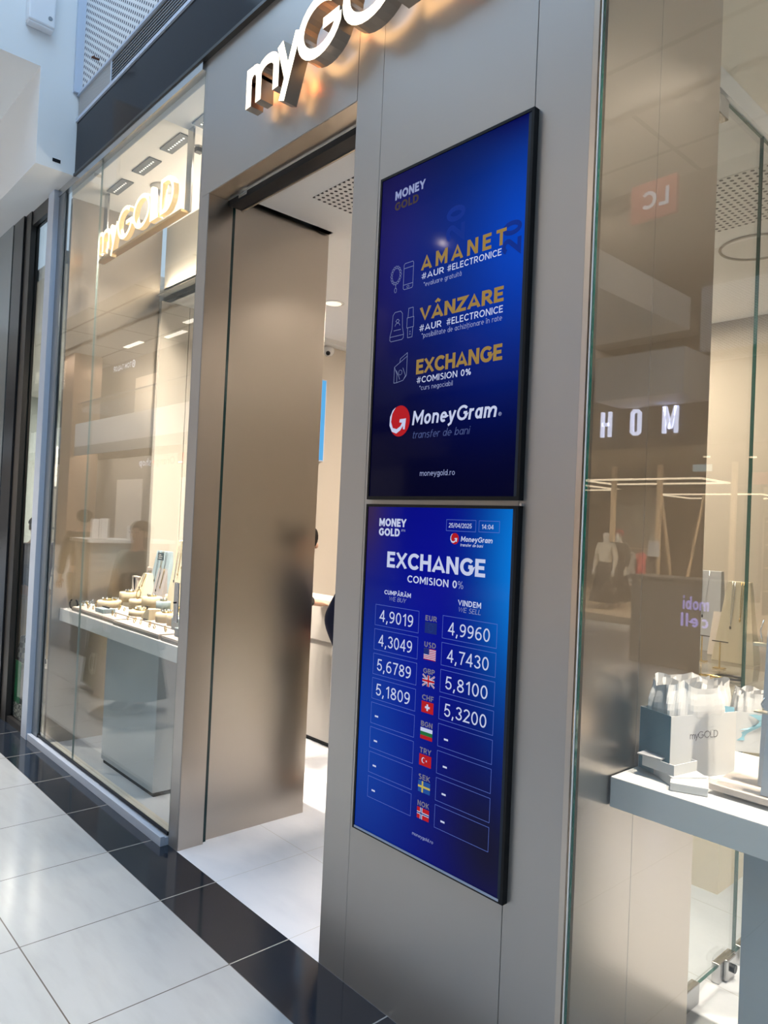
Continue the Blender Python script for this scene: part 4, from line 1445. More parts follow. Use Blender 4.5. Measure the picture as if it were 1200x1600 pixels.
# ---- interior counter display seen through the right glass
t = thing('glass_counter', 'cream jewellery counter with a glass top inside the shop beyond the inner glass', 'counter', (-1.95, 2.6, 0))
B((-.55, -.75, 0), (.45, .75, .84)).obj('body', CREAMD, t)
B((-.54, -.74, .842), (.44, .74, .862)).obj('shelf', PINKD, t)
cc_ = MB()
for x in (-.548, .442):
    cc_.box((x, -.745, .842), (x + .006, .745, .985))
cc_.box((-.54, -.748, .842), (.44, -.742, .985))
cc_.obj('glass_sides', GLASS2, t)
B((-.55, -.75, .986), (.45, .75, .994)).obj('glass_top', GLASS2, t)
tapered('grey tapered necklace stand on the inner counter, cut off by the bronze panel', -2.13, 3.02, .996, .26, .20, .10, .52, GREYD, 'stands on the inner counter', 1)
tapered('tall cream tapered necklace stand on the inner counter', -1.80, 2.72, .996, .25, .13, .10, .48, CREAMD, 'stands on the inner counter', 2)
tapered('small cream stand between the grey and cream ones on the inner counter', -1.97, 2.88, .996, .12, .10, .06, .27, PINKD, 'stands on the inner counter', 0)
tapered('pale stand at the right of the inner counter behind the glass joint', -1.60, 3.05, .996, .26, .22, .08, .56, GREYD, 'stands on the inner counter', 1)
for i, (x, y, lab) in enumerate(((-1.93, 2.55, 'T-bar earring stand left on the inner counter'), (-1.76, 2.4, 'T-bar earring stand right on the inner counter'))):
    t = thing('earring_stand', lab, 'display stand', (x, y, .996), 0, 'T-bar earring stands on the inner counter')
    MB().box((-.03, -.02, 0), (.03, .02, .006)).box((-.003, -.003, .006), (.003, .003, .15)).obj('stem', GOLD, t)
    B((-.045, -.003, .15), (.045, .003, .156)).obj('bar', DARKJ, t)
t = thing('framed_case', 'small black-framed picture case standing low at the front of the inner counter', 'frame', (-1.67, 1.98, .864), .0)
fr_ = MB()
for a, b in (((-.13, -.01, 0), (-.115, .01, .15)), ((.0, -.01, 0), (.015, .01, .15)), ((-.13, -.01, .125), (.015, .01, .15))):
    fr_.box(a, b)
fr_.obj('frame', mat('dark teal frame', (.03, .06, .07), .4), t)
B((-.115, -.002, 0), (0, .004, .125)).obj('card', PINKD, t)
for i, (x, y, c, lab) in enumerate(((-1.60, 2.15, DARKJ, 'dark oval bracelet on the inner counter'), (-1.66, 2.05, GOLD, 'gold oval bracelet beside the black-framed case'))):
    tag(MB().tube([(.07 * math.cos(a * pi / 10), .05 * math.sin(a * pi / 10), .008) for a in range(20)], .007, 6, 0, True).obj('bracelet', c, None, True, loc=(x, y, .9945)), lab, 'bracelet', 'bracelets on the inner counter')
t = thing('ceiling_lamp_ring', 'large round recessed ring in the shop ceiling seen through the right glass', 'ceiling light', (-1.72, 2.62, 3.452))
MB().tube([(.2 * math.cos(a * pi / 18), .2 * math.sin(a * pi / 18), -.004) for a in range(36)], .008, 6, 0, True).obj('ring', mat('ring grey', (.45, .4, .34), .5), t, True)
t = thing('downlight', 'round white downlight in the shop ceiling seen through the doorway', 'ceiling light', (-4.55, 1.69, 3.452))
MB().lathe([(.0001, -.004), (.075, -.004), (.085, 0), (.0001, 0)], n=28).obj('rim', GLOSSW, t, True)
MB().lathe([(.0001, -.006), (.062, -.006), (.062, -.004), (.0001, -.004)], n=28).obj('diffuser', mat('lit diffuser', (1, 1, 1), .5, 0, (1, .86, .6), .85), t)

# ---- doorway: counter, wall screen, camera
t = thing('shop_counter', 'white service counter just inside the doorway', 'counter', (-4.95, 1.98, 0))
B((-.6, -.29, .04), (.58, -.06, .80)).obj('lower_body', mat('counter laminate', (.52, .50, .47), .35), t, bevel=.004)
B((-.62, -.31, .803), (.6, -.06, 1.125)).obj('upper_body', mat('counter laminate', (.52, .50, .47), .35), t, bevel=.006)
B((-.57, -.26, .001), (.55, -.08, .04)).obj('plinth', BLACK, t)
t = thing('wall_screen', 'slim screen glowing light blue on the cream wall inside the doorway', 'screen', (-5.575, 2.2, 2.69))
B((0, -.62, -.39), (.03, .22, .39)).obj('case', ALU, t)
B((.03, -.61, -.38), (.032, .21, .38)).obj('display', emis('light blue screen', (.10, .42, .80), 1.0), t)
t = thing('security_camera', 'small white dome security camera high on the cream wall', 'camera', (-5.54, 2.42, 3.36))
MB().lathe([(.0001, -.05), (.03, -.045), (.05, -.02), (.055, .01), (.05, .03), (.0001, .03)], n=20).obj('dome', GLOSSW, t, True)
MB().ball((.03, -.03, -.03), .022, 12, 8).obj('lens', BLACK, t, True)
B((-.04, -.03, .0), (.0, .03, .05)).obj('mount', GLOSSW, t)
tag(B((-5.58, 2.66, 3.06), (-5.57, 2.74, 3.18)).obj('wall_switch', ALU), 'small grey box on the cream wall right of the camera', 'switch')
struct(B((-5.58, 1.95, 3.41), (-5.45, 4.0, 3.452)).obj('trim_cove', WHITE))

# ================================================================== PEOPLE
SKIN = mat('skin', (.55, .33, .23), .5)
HAIRD = mat('dark hair', (.008, .006, .005), .8, 0, None, 1, .1)


def skin_mesh(name, verts, edges, radii, m, parent, sub=2):
    me = bpy.data.meshes.new(name)
    me.from_pydata(verts, edges, [])
    o = bpy.data.objects.new(name, me)
    COL.objects.link(o)
    o.modifiers.new('skin', 'SKIN')
    sv = me.skin_vertices[0].data
    for i, r in enumerate(radii):
        sv[i].radius = (r, r) if not isinstance(r, tuple) else r
        sv[i].use_root = (i == 0)
    ss_ = o.modifiers.new('sub', 'SUBSURF')
    ss_.levels = ss_.render_levels = sub
    dg = bpy.context.evaluated_depsgraph_get()
    nm = bpy.data.meshes.new_from_object(o.evaluated_get(dg))
    o.modifiers.clear()
    o.data = nm
    bpy.data.meshes.remove(me)
    nm.materials.clear()
    nm.materials.append(m)
    for p in nm.polygons:
        p.use_smooth = True
    o.parent = parent
    return o


def person(label, loc, rz, h=1.72, arms=None, top=None, bottom=None, hair=HAIRD, skirt=False, long_hair=False, shoe=None, stride=0.0, name='person', cat='person', skin=SKIN, undershirt=None, face=True, group=None):
    """figure facing -Y; arms: (elbow, wrist) for the left (+x) and right (-x) sides"""
    t = thing(name, label, cat, loc, rz, group)
    k = h / 1.74
    arms = arms or {1: ((.24, .02, 1.13), (.24, -.06, .88)), -1: ((-.24, .02, 1.13), (-.24, -.06, .88))}
    V, E_, R_ = [], [], []

    def add(p, r, par=None):
        V.append(tuple(c * k for c in p))
        R_.append(tuple(q * k for q in r) if isinstance(r, tuple) else r * k)
        if par is not None:
            E_.append((par, len(V) - 1))
        return len(V) - 1
    pe = add((0, 0, .96), (.125, .10))
    w_ = add((0, 0, 1.12), (.118, .088), pe)
    ch = add((0, .005, 1.33), (.135, .10), w_)
    nk = add((0, .01, 1.47), .055, ch)
    hb = add((0, -.005, 1.56), .066, nk)
    hm = add((0, -.012, 1.63), (.076, .092), hb)
    add((0, -.005, 1.695), .062, hm)
    ht = {}
    for s in (1, -1):
        dy = stride * s
        hp = add((s * .085, 0, .92), .088, pe)
        kn = add((s * .095, -.02 - dy * .6, .5), .058, hp)
        an = add((s * .095, .03 - dy + (abs(dy) * .3 if dy < 0 else 0), .09), .038, kn)
        add((s * .105, -.12 - dy, .035), .036, an)
        sh_ = add((s * .165, .01, 1.41), .055, ch)
        el, wr = arms[s]
        e_ = add(el, .041, sh_)
        wv = add(wr, .029, e_)
        d = (Vector(wr) - Vector(el)).normalized()
        pm_ = Vector(wr) + d * .07
        palm = add(tuple(pm_), (.034, .02), wv)
        side = d.cross(Vector((0, 0, 1)))
        if side.length < .2:
            side = Vector((0, 1, 0))
        side.normalize()
        nrm = side.cross(d).normalized()
        if nrm.z > 0:
            nrm = -nrm
        for q, (off, ln) in enumerate(((-.030, .062), (-.010, .075), (.010, .07), (.029, .055))):
            b_ = add(tuple(pm_ + d * .022 + side * off), .0095, palm)
            c_ = add(tuple(pm_ + d * (.03 + ln * .55) + side * off * 1.1 + nrm * .008), .0085, b_)
            add(tuple(pm_ + d * (.028 + ln * .95) + side * off * 1.1 + nrm * .026), .007, c_)
        th = add(tuple(pm_ - d * .03 - side * .034 + nrm * .006), .011, palm)
        add(tuple(pm_ + d * .015 - side * .056 + nrm * .014), .009, th)
        ht[s] = (el, wr)
    body = skin_mesh('body', V, E_, R_, skin, t)
    if face:
        f_ = MB()
        for s in (1, -1):
            f_.ball((s * .031 * k, -.088 * k, 1.637 * k), (.012 * k, .008 * k, .007 * k), 8, 6, 1)
            f_.ball((s * .079 * k, .0, 1.62 * k), (.012 * k, .02 * k, .033 * k), 8, 6, 0)
        f_.ball((0, -.102 * k, 1.605 * k), (.013 * k, .017 * k, .022 * k), 8, 6, 0)
        f_.ball((0, -.088 * k, 1.563 * k), (.025 * k, .01 * k, .007 * k), 8, 6, 2)
        fo = f_.obj('face', [skin], None, True)
        for mm in (mat('eye', (.03, .02, .02), .3), mat('lips', (.4, .14, .12), .4)):
            body.data.materials.append(mm)
        bmx = bmesh.new()
        bmx.from_mesh(body.data)
        bmx.from_mesh(fo.data)
        bmx.to_mesh(body.data)
        bmx.free()
        fm_ = fo.data
        bpy.data.objects.remove(fo)
        bpy.data.meshes.remove(fm_)

    def sub(name, pts, edges, rad, m):
        return skin_mesh(name, [tuple(c * k for c in p) for p in pts], edges, [tuple(q * k for q in r) if isinstance(r, tuple) else r * k for r in rad], m, t)
    if top:
        pts = [(0, 0, .90), (0, 0, 1.12), (0, .006, 1.33), (0, .01, 1.425)]
        ed = [(0, 1), (1, 2), (2, 3)]
        rad = [(.165, .125), (.15, .115), (.163, .122), .085]
        for s in (1, -1):
            el, wr = ht[s]
            i = len(pts)
            wv = Vector(el).lerp(Vector(wr), .93)
            pts += [(s * .165, .01, 1.41), el, tuple(wv)]
            rad += [.075, .060, .045]
            ed += [(2, i), (i, i + 1), (i + 1, i + 2)]
        sub('jacket', pts, ed, rad, top)
    if undershirt:
        mb = MB()
        mb.ball((0, -.055 * k, 1.06 * k), (.16 * k, .10 * k, .19 * k), 16, 10)
        mb.obj('shirt', undershirt, t, True)
    if bottom and not skirt:
        pts = [(0, 0, .98)]
        ed, rad = [], [(.135, .11)]
        for s in (1, -1):
            dy = stride * s
            i = len(pts)
            pts += [(s * .088, 0, .88), (s * .097, -.02 - dy * .6, .5), (s * .097, .03 - dy, .11)]
            rad += [.105, .078, .066]
            ed += [(0, i), (i, i + 1), (i + 1, i + 2)]
        sub('trousers', pts, ed, rad, bottom)
    if bottom and skirt:
        mb = MB()
        n = 40
        prof = [(.13, 1.06), (.17, .95), (.22, .7), (.29, .4), (.34, .14)]
        vs = []
        for (r, z) in prof:
            for i in range(n):
                a = 2 * pi * i / n
                rr = r * (1 + .07 * math.sin(9 * a) * (1.06 - z))
                vs.append((rr * math.cos(a) * k, rr * .75 * math.sin(a) * k, z * k))
        mb.add(vs, [(j * n + i, j * n + (i + 1) % n, (j + 1) * n + (i + 1) % n, (j + 1) * n + i) for j in range(4) for i in range(n)])
        mb.obj('skirt', bottom, t, True)
    if shoe:
        mb = MB()
        for s in (1, -1):
            dy = stride * s
            mb.ball((s * .1 * k, (-.05 - dy) * k, .045 * k), (.048 * k, .135 * k, .045 * k), 14, 8)
        mb.obj('shoes', shoe, t, True)
    if hair:
        mb = MB()
        n, q = 22, 12
        vs = []
        for j in range(q + 1):
            ph_ = pi * j / q
            for i in range(n):
                a = 2 * pi * i / n
                d = Vector((math.sin(ph_) * math.cos(a), math.sin(ph_) * math.sin(a), math.cos(ph_)))
                wob = 1 + .05 * math.sin(7 * a + 3 * ph_) + .03 * math.sin(13 * a)
                p = Vector((d.x * .094 * wob, d.y * .106 * wob + .022, 1.655 + d.z * .088 * wob))
                if d.y < -.2 and p.z < 1.68:
                    p.y = max(p.y, -.055)
                    p.z = max(p.z, 1.655)
                if long_hair and d.z < -.2 and d.y > -.2:
                    p.z -= .22 * (-d.z)
                vs.append(tuple(c * k for c in p))
        mb.add(vs, [(j * n + i, j * n + (i + 1) % n, (j + 1) * n + (i + 1) % n, (j + 1) * n + i) for j in range(q) for i in range(n)])
        mb.obj('hair', hair, t, True)
    return t


NAVYC = mat('navy cloth', (.012, .016, .045), .8)
BLACKC = mat('black cloth', (.012, .012, .014), .85)
REDC = mat('dark red cloth', (.22, .015, .02), .8)
SHOEB = mat('black leather', (.012, .011, .011), .4)
# customer standing in the doorway beside the pillar (seen as a blurred reflection in the bronze panel)
person('person in a navy jacket over red standing at the pillar side of the doorway', (-3.085, .97, .001), pi + .25, 1.70,
       {1: ((.34, -.02, 1.17), (.31, -.15, .91)), -1: ((-.25, -.02, 1.14), (-.20, -.24, 1.06))}, NAVYC, BLACKC, HAIRD, shoe=SHOEB, undershirt=REDC)
# customer at the counter, mostly hidden behind the panel
lean = person('person in dark clothes at the counter with one hand resting on it', (-4.303, 1.15, .001), 2.498, 1.70,
              {1: ((.31, .0, 1.17), (.40, -.16, 1.150)), -1: ((-.24, .02, 1.13), (-.24, -.06, .88))}, BLACKC, BLACKC, HAIRD, shoe=SHOEB)
lean.rotation_euler.x = .085
MB().ball((0, -.068, 1.618), (.080, .040, .075), 16, 10).obj('fringe', HAIRD, lean, True)
# passers-by in the mall, seen only as reflections in the left window
GREENGREY = mat('grey green dress cloth', (.10, .125, .125), .85)
person('person in a long grey dress seen as a reflection in the left window', (-6.2, -.92, 0), pi - .5, 1.66,
       {1: ((.25, .02, 1.1), (.29, -.02, .88)), -1: ((-.27, .02, 1.1), (-.42, -.02, .86))}, GREENGREY, GREENGREY, HAIRD, skirt=True, long_hair=True, shoe=SHOEB)
bg = thing('shopping_bag', 'olive green shopping bag with a large white letter D beside the long dress', 'bag', (-7.02, -.95, .05), .1)
vs = [(-.30, -.09, 0), (.30, -.09, 0), (.30, .09, 0), (-.30, .09, 0), (-.26, -.05, .52), (.26, -.05, .52), (.26, .05, .52), (-.26, .05, .52)]
MB().add(vs, [(0, 3, 2, 1), (0, 1, 5, 4), (1, 2, 6, 5), (2, 3, 7, 6), (3, 0, 4, 7)]).obj('bag_body', mat('olive green bag', (.10, .12, .035), .5), bg)
hm_ = MB()
for y in (-.05, .05):
    hm_.tube([(-.12, y, .5), (-.1, y * .7, .66), (.0, 0, .75), (.1, y * .7, .66), (.12, y, .5)], .01, 6)
hm_.obj('handle', MATS['olive green bag'], bg, True)
m = MB()
ym = .087
dv, df, dx = word('D', .2)
m.add([(.09 - v[0] / dx * .18, .0885 - (.13 + v[1] * .2) * .04 / .52 * 1.0 + .003, .13 + v[1] * .2) for v in dv], df)
m.obj('letter', mat('white bag print', (.7, .72, .6), .5), bg)
person('person in black walking along the mall, seen as a reflection at the left table end', (-9.7, -1.7, 0), -pi / 2, 1.75, None, BLACKC, BLACKC, HAIRD, shoe=SHOEB, stride=.22)
person('person in a navy top and beige trousers behind the narrow left window', (-7.75, .55, .001), -pi / 2, 1.66, None, NAVYC, mat('beige trousers', (.45, .38, .3), .8), HAIRD, shoe=SHOEB)
for i, (x, y, z, lab) in enumerate(((-7.1, .35, .3, 'patterned black and white handbag on the low block in the narrow left window'),)):
    tag(B((x - .25, y - .12, .001), (x + .25, y + .2, .3)).obj('display_block', GLOSSW), 'low white block on the floor of the neighbouring shop window', 'block')
    t = thing('handbag', lab, 'bag', (x, y, .301), .4)
    pn = mat('black and white pattern', (.5, .5, .5), .5)
    tt = NT(pn)
    s_, p_ = tt.pos()
    ck = tt.n('ShaderNodeTexChecker')
    ck.inputs['Scale'].default_value = 22
    ck.inputs[1].default_value = (.8, .8, .78, 1)
    ck.inputs[2].default_value = (.01, .01, .012, 1)
    tt.l(p_, ck.inputs['Vector'])
    tt.l(ck.outputs[0], tt.b.inputs['Base Color'])
    MB().add([(-.15, -.06, 0), (.15, -.06, 0), (.15, .06, 0), (-.15, .06, 0), (-.11, -.03, .26), (.11, -.03, .26), (.11, .03, .26), (-.11, .03, .26)],
             [(0, 3, 2, 1), (4, 5, 6, 7), (0, 1, 5, 4), (1, 2, 6, 5), (2, 3, 7, 6), (3, 0, 4, 7)]).obj('bag_body', pn, t, bevel=.01)
    MB().tube([(-.07, 0, .26), (-.06, 0, .36), (0, 0, .4), (.06, 0, .36), (.07, 0, .26)], .008, 6).obj('handle', REDC, t, True)

# ================================================================== THE MALL OPPOSITE (real geometry, seen in the glass)
MW = mat('mall white band', (.78, .78, .76), .6)
MDARK = mat('fashion store dark lintel', (.07, .068, .06), .6)
MBEIGE = mat('mall beige ceiling', (.62, .56, .50), .8)
MBROWN = mat('mall brown column', (.30, .21, .15), .6)
MGREY = mat('mall grey', (.30, .30, .29), .6)
CEILP = tile_mat('mall ceiling panels', (.50, .50, .47), (.46, .46, .43), (.07, .07, .06), 4.0, -15.2, 1.9, -6.62, .05, .8, .1)
# ceiling over the gallery with a step
struct(B((-62, -17.5, 9.7), (8, -9.9, 9.8)).obj('ceiling_gallery', CEILP))
struct(B((-62, -9.9, 9.2), (8, -5.4, 9.3)).obj('ceiling_mall', CEILP))
struct(B((-62, -9.9, 9.2), (8, -9.7, 9.8)).obj('trim_step', MGREY))
fw = MB()
fw.box((-62, -17.6, 0), (-13.7, -17.5, 10))
fw.box((-13.7, -17.6, 5.1), (8, -17.5, 10))
struct(fw.obj('wall_far', mat('mall far wall', (.35, .31, .27), .7)))
struct(B((-62.1, -17.5, 0), (-62, 0, 10)).obj('wall_mall_end', MGREY))
struct(B((8, -17.5, 0), (8.1, 0, 10)).obj('wall_mall_right', MW))
# gallery band and slab
struct(B((-62, -17.5, 4.95), (-9.5, -11.2, 6.1)).obj('wall_gallery_band', MW))
struct(B((-62, -11.28, 4.5), (-9.5, -11.2, 4.95)).obj('wall_gallery_soffit', MGREY))
struct(B((-13.7, -22.5, 4.9), (8, -11.2, 5.1)).obj('floor_upper', MW))
rl = thing('balustrade', 'glass balustrade along the upper gallery, seen reflected in the left window', 'balustrade', (-36, -11.25, 6.1))
B((-25.9, -.01, 0), (26.4, .01, 1.0)).obj('glass_panel', GLASS2, rl)
B((-25.9, -.03, 1.0), (26.4, .03, 1.05)).obj('handrail', STEEL, rl)
for x in (-38.5, -21.5):
    struct(B((x - .75, -12.4, 0), (x + .75, -11.0, 9.7)).obj('column', MBROWN))
# slab edge that runs towards the viewer
struct(B((-9.5, -11.2, 5.56), (-6.2, -7.2, 6.15)).obj('wall_bridge_edge', MW))
struct(B((-7.5, -11.3, 4.2), (-5.8, -10.2, 5.0)).obj('wall_box', MW))
struct(B((-6.0, -11.25, 4.95), (8, -11.2, 6.3)).obj('wall_mesh', PW))
# upper shops
up_ = mat('upper shop dark', (.10, .085, .07), .7)
struct(B((-62, -13.6, 6.1), (8, -13.5, 9.7)).obj('wall_upper_shops', up_))
for i, (x0, x1) in enumerate(((-36, -33.6), (-29.6, -26), (-21, -17), (-14, -11))):
    struct(B((x0, -13.5, 6.3), (x1, -13.46, 8.6)).obj('window_upper', mat('lit shop interior', (.6, .5, .4), .6, 0, (1, .8, .58), .35)))
LITW = emis('white sign light', (.8, .86, 1), 2.2)
LITR = emis('red sign light', (1, .06, .03), 1.6)
LITV = emis('violet sign light', (.45, .4, 1), 4.5)


def mall_text(parts, name, label, x, y, z, h, width, group='shop signs across the mall'):
    """parts: [(string, material)] read by someone looking towards -y (so +u runs to -x)"""
    t = thing(name, label, 'sign', (x, y, z), 0, group)
    tot = sum(len(s) for s, _ in parts)
    u = 0
    for s, mtl in parts:
        w = width * len(s) / tot
        line_of_text(t, 'lettering', mtl, s, -u, -u + w * .96, 0, h, 0, .17, .12, 0, True)
        u += w
    return t


tt_ = mall_text([('TOM TAILOR', LITW)], 'shop_sign', 'white lit sign on the upper gallery, seen mirrored in the left window', -36.38, -13.35, 9.22, .28, 2.4)
m = MB()
stroke(m, arc(.25, .14, .15, .17, 0, 360, 18)[:-1], .06, lambda u, v, k: (u, -.02 if k else .0, v), closed=True)
stroke(m, [(.25, .08), (.25, .2)], .06, lambda u, v, k: (u, -.02 if k else .0, v))
m.obj('round_emblem', LITW, tt_)
mall_text([('JEES P', LITW)], 'shop_sign', 'white lit sign beside the brown column, seen mirrored near the window edge', -44.3, -13.35, 9.0, .32, 2.3)
oo_ = mall_text([('Orange ', LITR), ('shop', LITW)], 'shop_sign', 'red and white lit sign under the gallery, seen mirrored beside the metal post', -26.3, -11.05, 3.72, .30, 3.3)
B((.2, -.05, -.02), (.72, .0, .42)).obj('square_emblem', LITR, oo_)
B((.28, .001, .02), (.64, .006, .08)).obj('emblem_bar', LITW, oo_)
t = thing('sign_box', 'red square sign box with white letters on the upper gallery, mirrored at the upper right', 'sign', (-7.1, -11.5, 8.0), 0, 'shop signs across the mall')
B((-.55, -.1, 0), (.4, .0, .75)).obj('box', mat('red sign panel', (.35, .05, .04), .5), t)
line_of_text(t, 'lettering', LITW, 'LC', .25, .80, .2, .36, .004, .2, .14, 0, True)
mall_text([('sweet', LITR), (' bar', LITR)], 'shop_sign', 'small red script sign inside the store opposite, mirrored right of the panel', -5.0, -11.6, 2.85, .12, .9) if False else None
# lower shops
struct(B((-62, -13.1, 0), (-13.7, -13.0, 4.5)).obj('wall_lower_shops', mat('lower shop wall', (.42, .38, .33), .7)))
for x0, x1 in ((-36.5, -33.5), (-29.6, -25), (-21, -15)):
    struct(B((x0, -13.0, .1), (x1, -12.96, 3.4)).obj('window_lower', mat('lit lower shop', (.6, .55, .5), .6, 0, (1, .85, .68), .45)))
for i, (x, y) in enumerate(((-33.5, -12.2), (-30.0, -12.6), (-27.0, -12.0), (-24.0, -12.6), (-20.0, -12.1))):
    o = B((-.9, -.12, 0), (.9, .12, .03)).obj('ceiling_lamp', mat('lit ceiling strip', (1, 1, 1), .5, 0, (1, .93, .8), 4), None, loc=(x, y, 9.66 if i < 9 else 9))
    tag(o, ('first', 'second', 'third', 'fourth', 'fifth')[i] + ' lit ceiling strip of the upper gallery counting from the far end', 'ceiling light', 'lit strips over the upper gallery')

# ---- fashion store opposite
FX0, FX1 = -13.6, 3.0
struct(B((-9.5, -11.4, 3.42), (FX1, -11.2, 4.95)).obj('wall_store_lintel', MDARK))
struct(B((FX0, -22.4, 3.42), (FX1, -11.4, 3.5)).obj('ceiling_store', mat('store dark ceiling', (.09, .085, .075), .7)))
struct(B((FX0, -22.4, 0.001), (FX1, -11.2, .14)).obj('floor_store', mat('store pale floor', (.55, .44, .32), .4)))
struct(B((FX0 - .1, -22.4, 0), (FX0, -11.3, 3.5)).obj('wall_store_left', MDARK))
struct(B((FX0, -22.4, .14), (FX1, -22.2, 3.42)).obj('wall_store_back', mat('store back wall', (.42, .33, .24), .7)))
struct(B((-10.5, -16.2, .14), (-9.2, -16.0, 2.95)).obj('wall_store_dark', MDARK))
struct(B((-8.9, -18.2, .14), (-7.4, -18.0, 3.2)).obj('wall_store_dark', MDARK))
# MOHITO letters
LS = mat('white lit store letters', (.8, .82, 1), .5, 0, (.72, .76, 1), 7)
t = thing('store_sign', 'widely spaced white letters on the dark lintel opposite, mirrored in the right glass', 'sign', (-6.33, -11.17, 3.66), 0, 'shop signs across the mall')


def sg_fn(ox):
    return lambda u, v, k: (-(ox + u), .06 if k == 0 else 0.0, v)


w5 = .062
for ox, nm in ((.0, 'M'), (.73, 'O'), (1.36, 'H'), (2.0, 'I'), (2.45, 'T'), (3.1, 'O')):
    m = MB()
    F = sg_fn(ox)
    if nm == 'M':
        for p in ([(.03, 0), (.03, .5)], [(.26, 0), (.26, .5)], [(.04, .5), (.145, .08)], [(.25, .5), (.145, .08)]):
            stroke(m, p, w5, F)
    elif nm == 'O':
        stroke(m, [(.03, .07), (.03, .43), (.07, .47), (.14, .47), (.18, .43), (.18, .07), (.14, .03), (.07, .03)], w5, F, closed=True)
    elif nm == 'H':
        for p in ([(.03, 0), (.03, .5)], [(.19, 0), (.19, .5)], [(.03, .25), (.19, .25)]):
            stroke(m, p, w5, F)
    elif nm == 'I':
        stroke(m, [(.03, 0), (.03, .5)], w5, F)
    else:
        stroke(m, [(.1, 0), (.1, .47)], w5, F)
        stroke(m, [(0, .47), (.2, .47)], w5, F)
    m.obj('letter', LS, t)
LEDW = emis('warm LED line', (1, .8, .55), 7)


def led_frame(label, x0, x1, y0, y1, z):
    t = thing('led_frame', label, 'ceiling light', ((x0 + x1) / 2, (y0 + y1) / 2, z), 0, 'rectangular LED frames in the store opposite')
    a, b = (x1 - x0) / 2, (y1 - y0) / 2
    for p, q_ in (((-a, -b), (a, -b)), ((-a, b), (a, b)), ((-a, -b), (-a, b)), ((a, -b), (a, b))):
        B((min(p[0], q_[0]) - .02, min(p[1], q_[1]) - .02, 0), (max(p[0], q_[0]) + .02, max(p[1], q_[1]) + .02, .04)).obj('led_bar', LEDW, t)
    w = MB()
    for x in (-a, a):
        for y in (-b, b):
            w.tube([(x, y, .04), (x, y, 3.42 - z)], .004, 4)
    w.obj('wires', BLACK, t)


led_frame('glowing rectangular LED frame nearest the front of the store opposite', -9.9, -7.0, -15.1, -13.65, 3.0)
led_frame('second glowing LED frame deeper and right in the store opposite', -10.2, -7.4, -20.0, -18.0, 2.92)
led_frame('third LED frame, glimpsed at the far left of the store opposite', -13.2, -10.9, -17.2, -15.4, 3.0)
WOOD = mat('pale store wood', (.55, .42, .28), .6)
for i, (x, y) in enumerate(((-9.6, -14.6), (-8.35, -14.5), (-6.6, -14.4))):
    struct(B((x - .05, y - .05, .14), (x + .05, y + .05, 3.42)).obj('post', WOOD))
t = thing('a_frame_rack', 'tall pale wooden A-shaped display frame in the store opposite', 'rack', (-8.0, -15.0, .14))
for a, b in (((-.15, 0, 0), (-.56, 0, 2.6)), ((.05, 0, 0), (.48, 0, 2.6))):
    MB().tube([a, b], .035, 6).obj('leg', WOOD, t)
B((-.3, -.3, .55), (.25, .3, .6)).obj('shelf', WOOD, t)
for i, (x, y, hh) in enumerate(((-8.42, -12.35, 0),)):
    WB = mat('cream blouse', (.75, .68, .56), .8)
    person('mannequin in a cream blouse and long black skirt in the store opposite', (x, y, .14), pi, 1.68, None, WB, BLACKC, None, skirt=True, name='mannequin', cat='mannequin', skin=mat('mannequin white', (.75, .72, .66), .4), face=False, group='mannequins in the store opposite')
    person('mannequin with a red headscarf in dark clothes behind the cream-bloused one', (x - .05, y - .60, .14), pi, 1.70, None, BLACKC, BLACKC, REDC, skirt=True, name='mannequin', cat='mannequin', skin=MATS['mannequin white'], face=False, group='mannequins in the store opposite')
rk = thing('clothes_rack', 'clothes rail with hanging garments in the store opposite', 'rack', (-8.4, -13.65, .14))
rm = MB()
for x in (-.46, .46):
    rm.tube([(x, 0, 0), (x, 0, 1.30)], .018, 6)
    rm.tube([(x, -.25, .02), (x, .25, .02)], .018, 6)
rm.tube([(-.46, 0, 1.30), (.46, 0, 1.30)], .018, 6)
rm.obj('rail', WOOD, rk)


def garment(label, x, y, z, w, h, m, group='garments on the rail opposite'):
    t = thing('garment', label, 'clothing', (x, y, z), 0, group)
    b = MB()
    n = 10
    vs = []
    for j, (f_, ww) in enumerate(((0, .35), (.06, .9), (.2, .75), (.6, .85), (1, 1.0))):
        for s in (0, 1):
            for i in range(n + 1):
                u = i / n - .5
                vs.append((u * w * ww, (.05 if s else -.05) * (1 - abs(2 * u) ** 3) + .012 * math.sin(i * 2.2) * f_, -f_ * h))
    k = n + 1
    fs = []
    for j in range(4):
        for s in (0, 1):
            a = (j * 2 + s) * k
            c = ((j + 1) * 2 + s) * k
            fs += [(a + i, a + i + 1, c + i + 1, c + i) for i in range(n)]
    b.add(vs, fs)
    b.obj('cloth', m, t, True)
    MB().tube([(0, 0, .0), (0, 0, .05), (.02, 0, .07), (0, 0, .085)], .004, 5).obj('hook', STEEL, t)


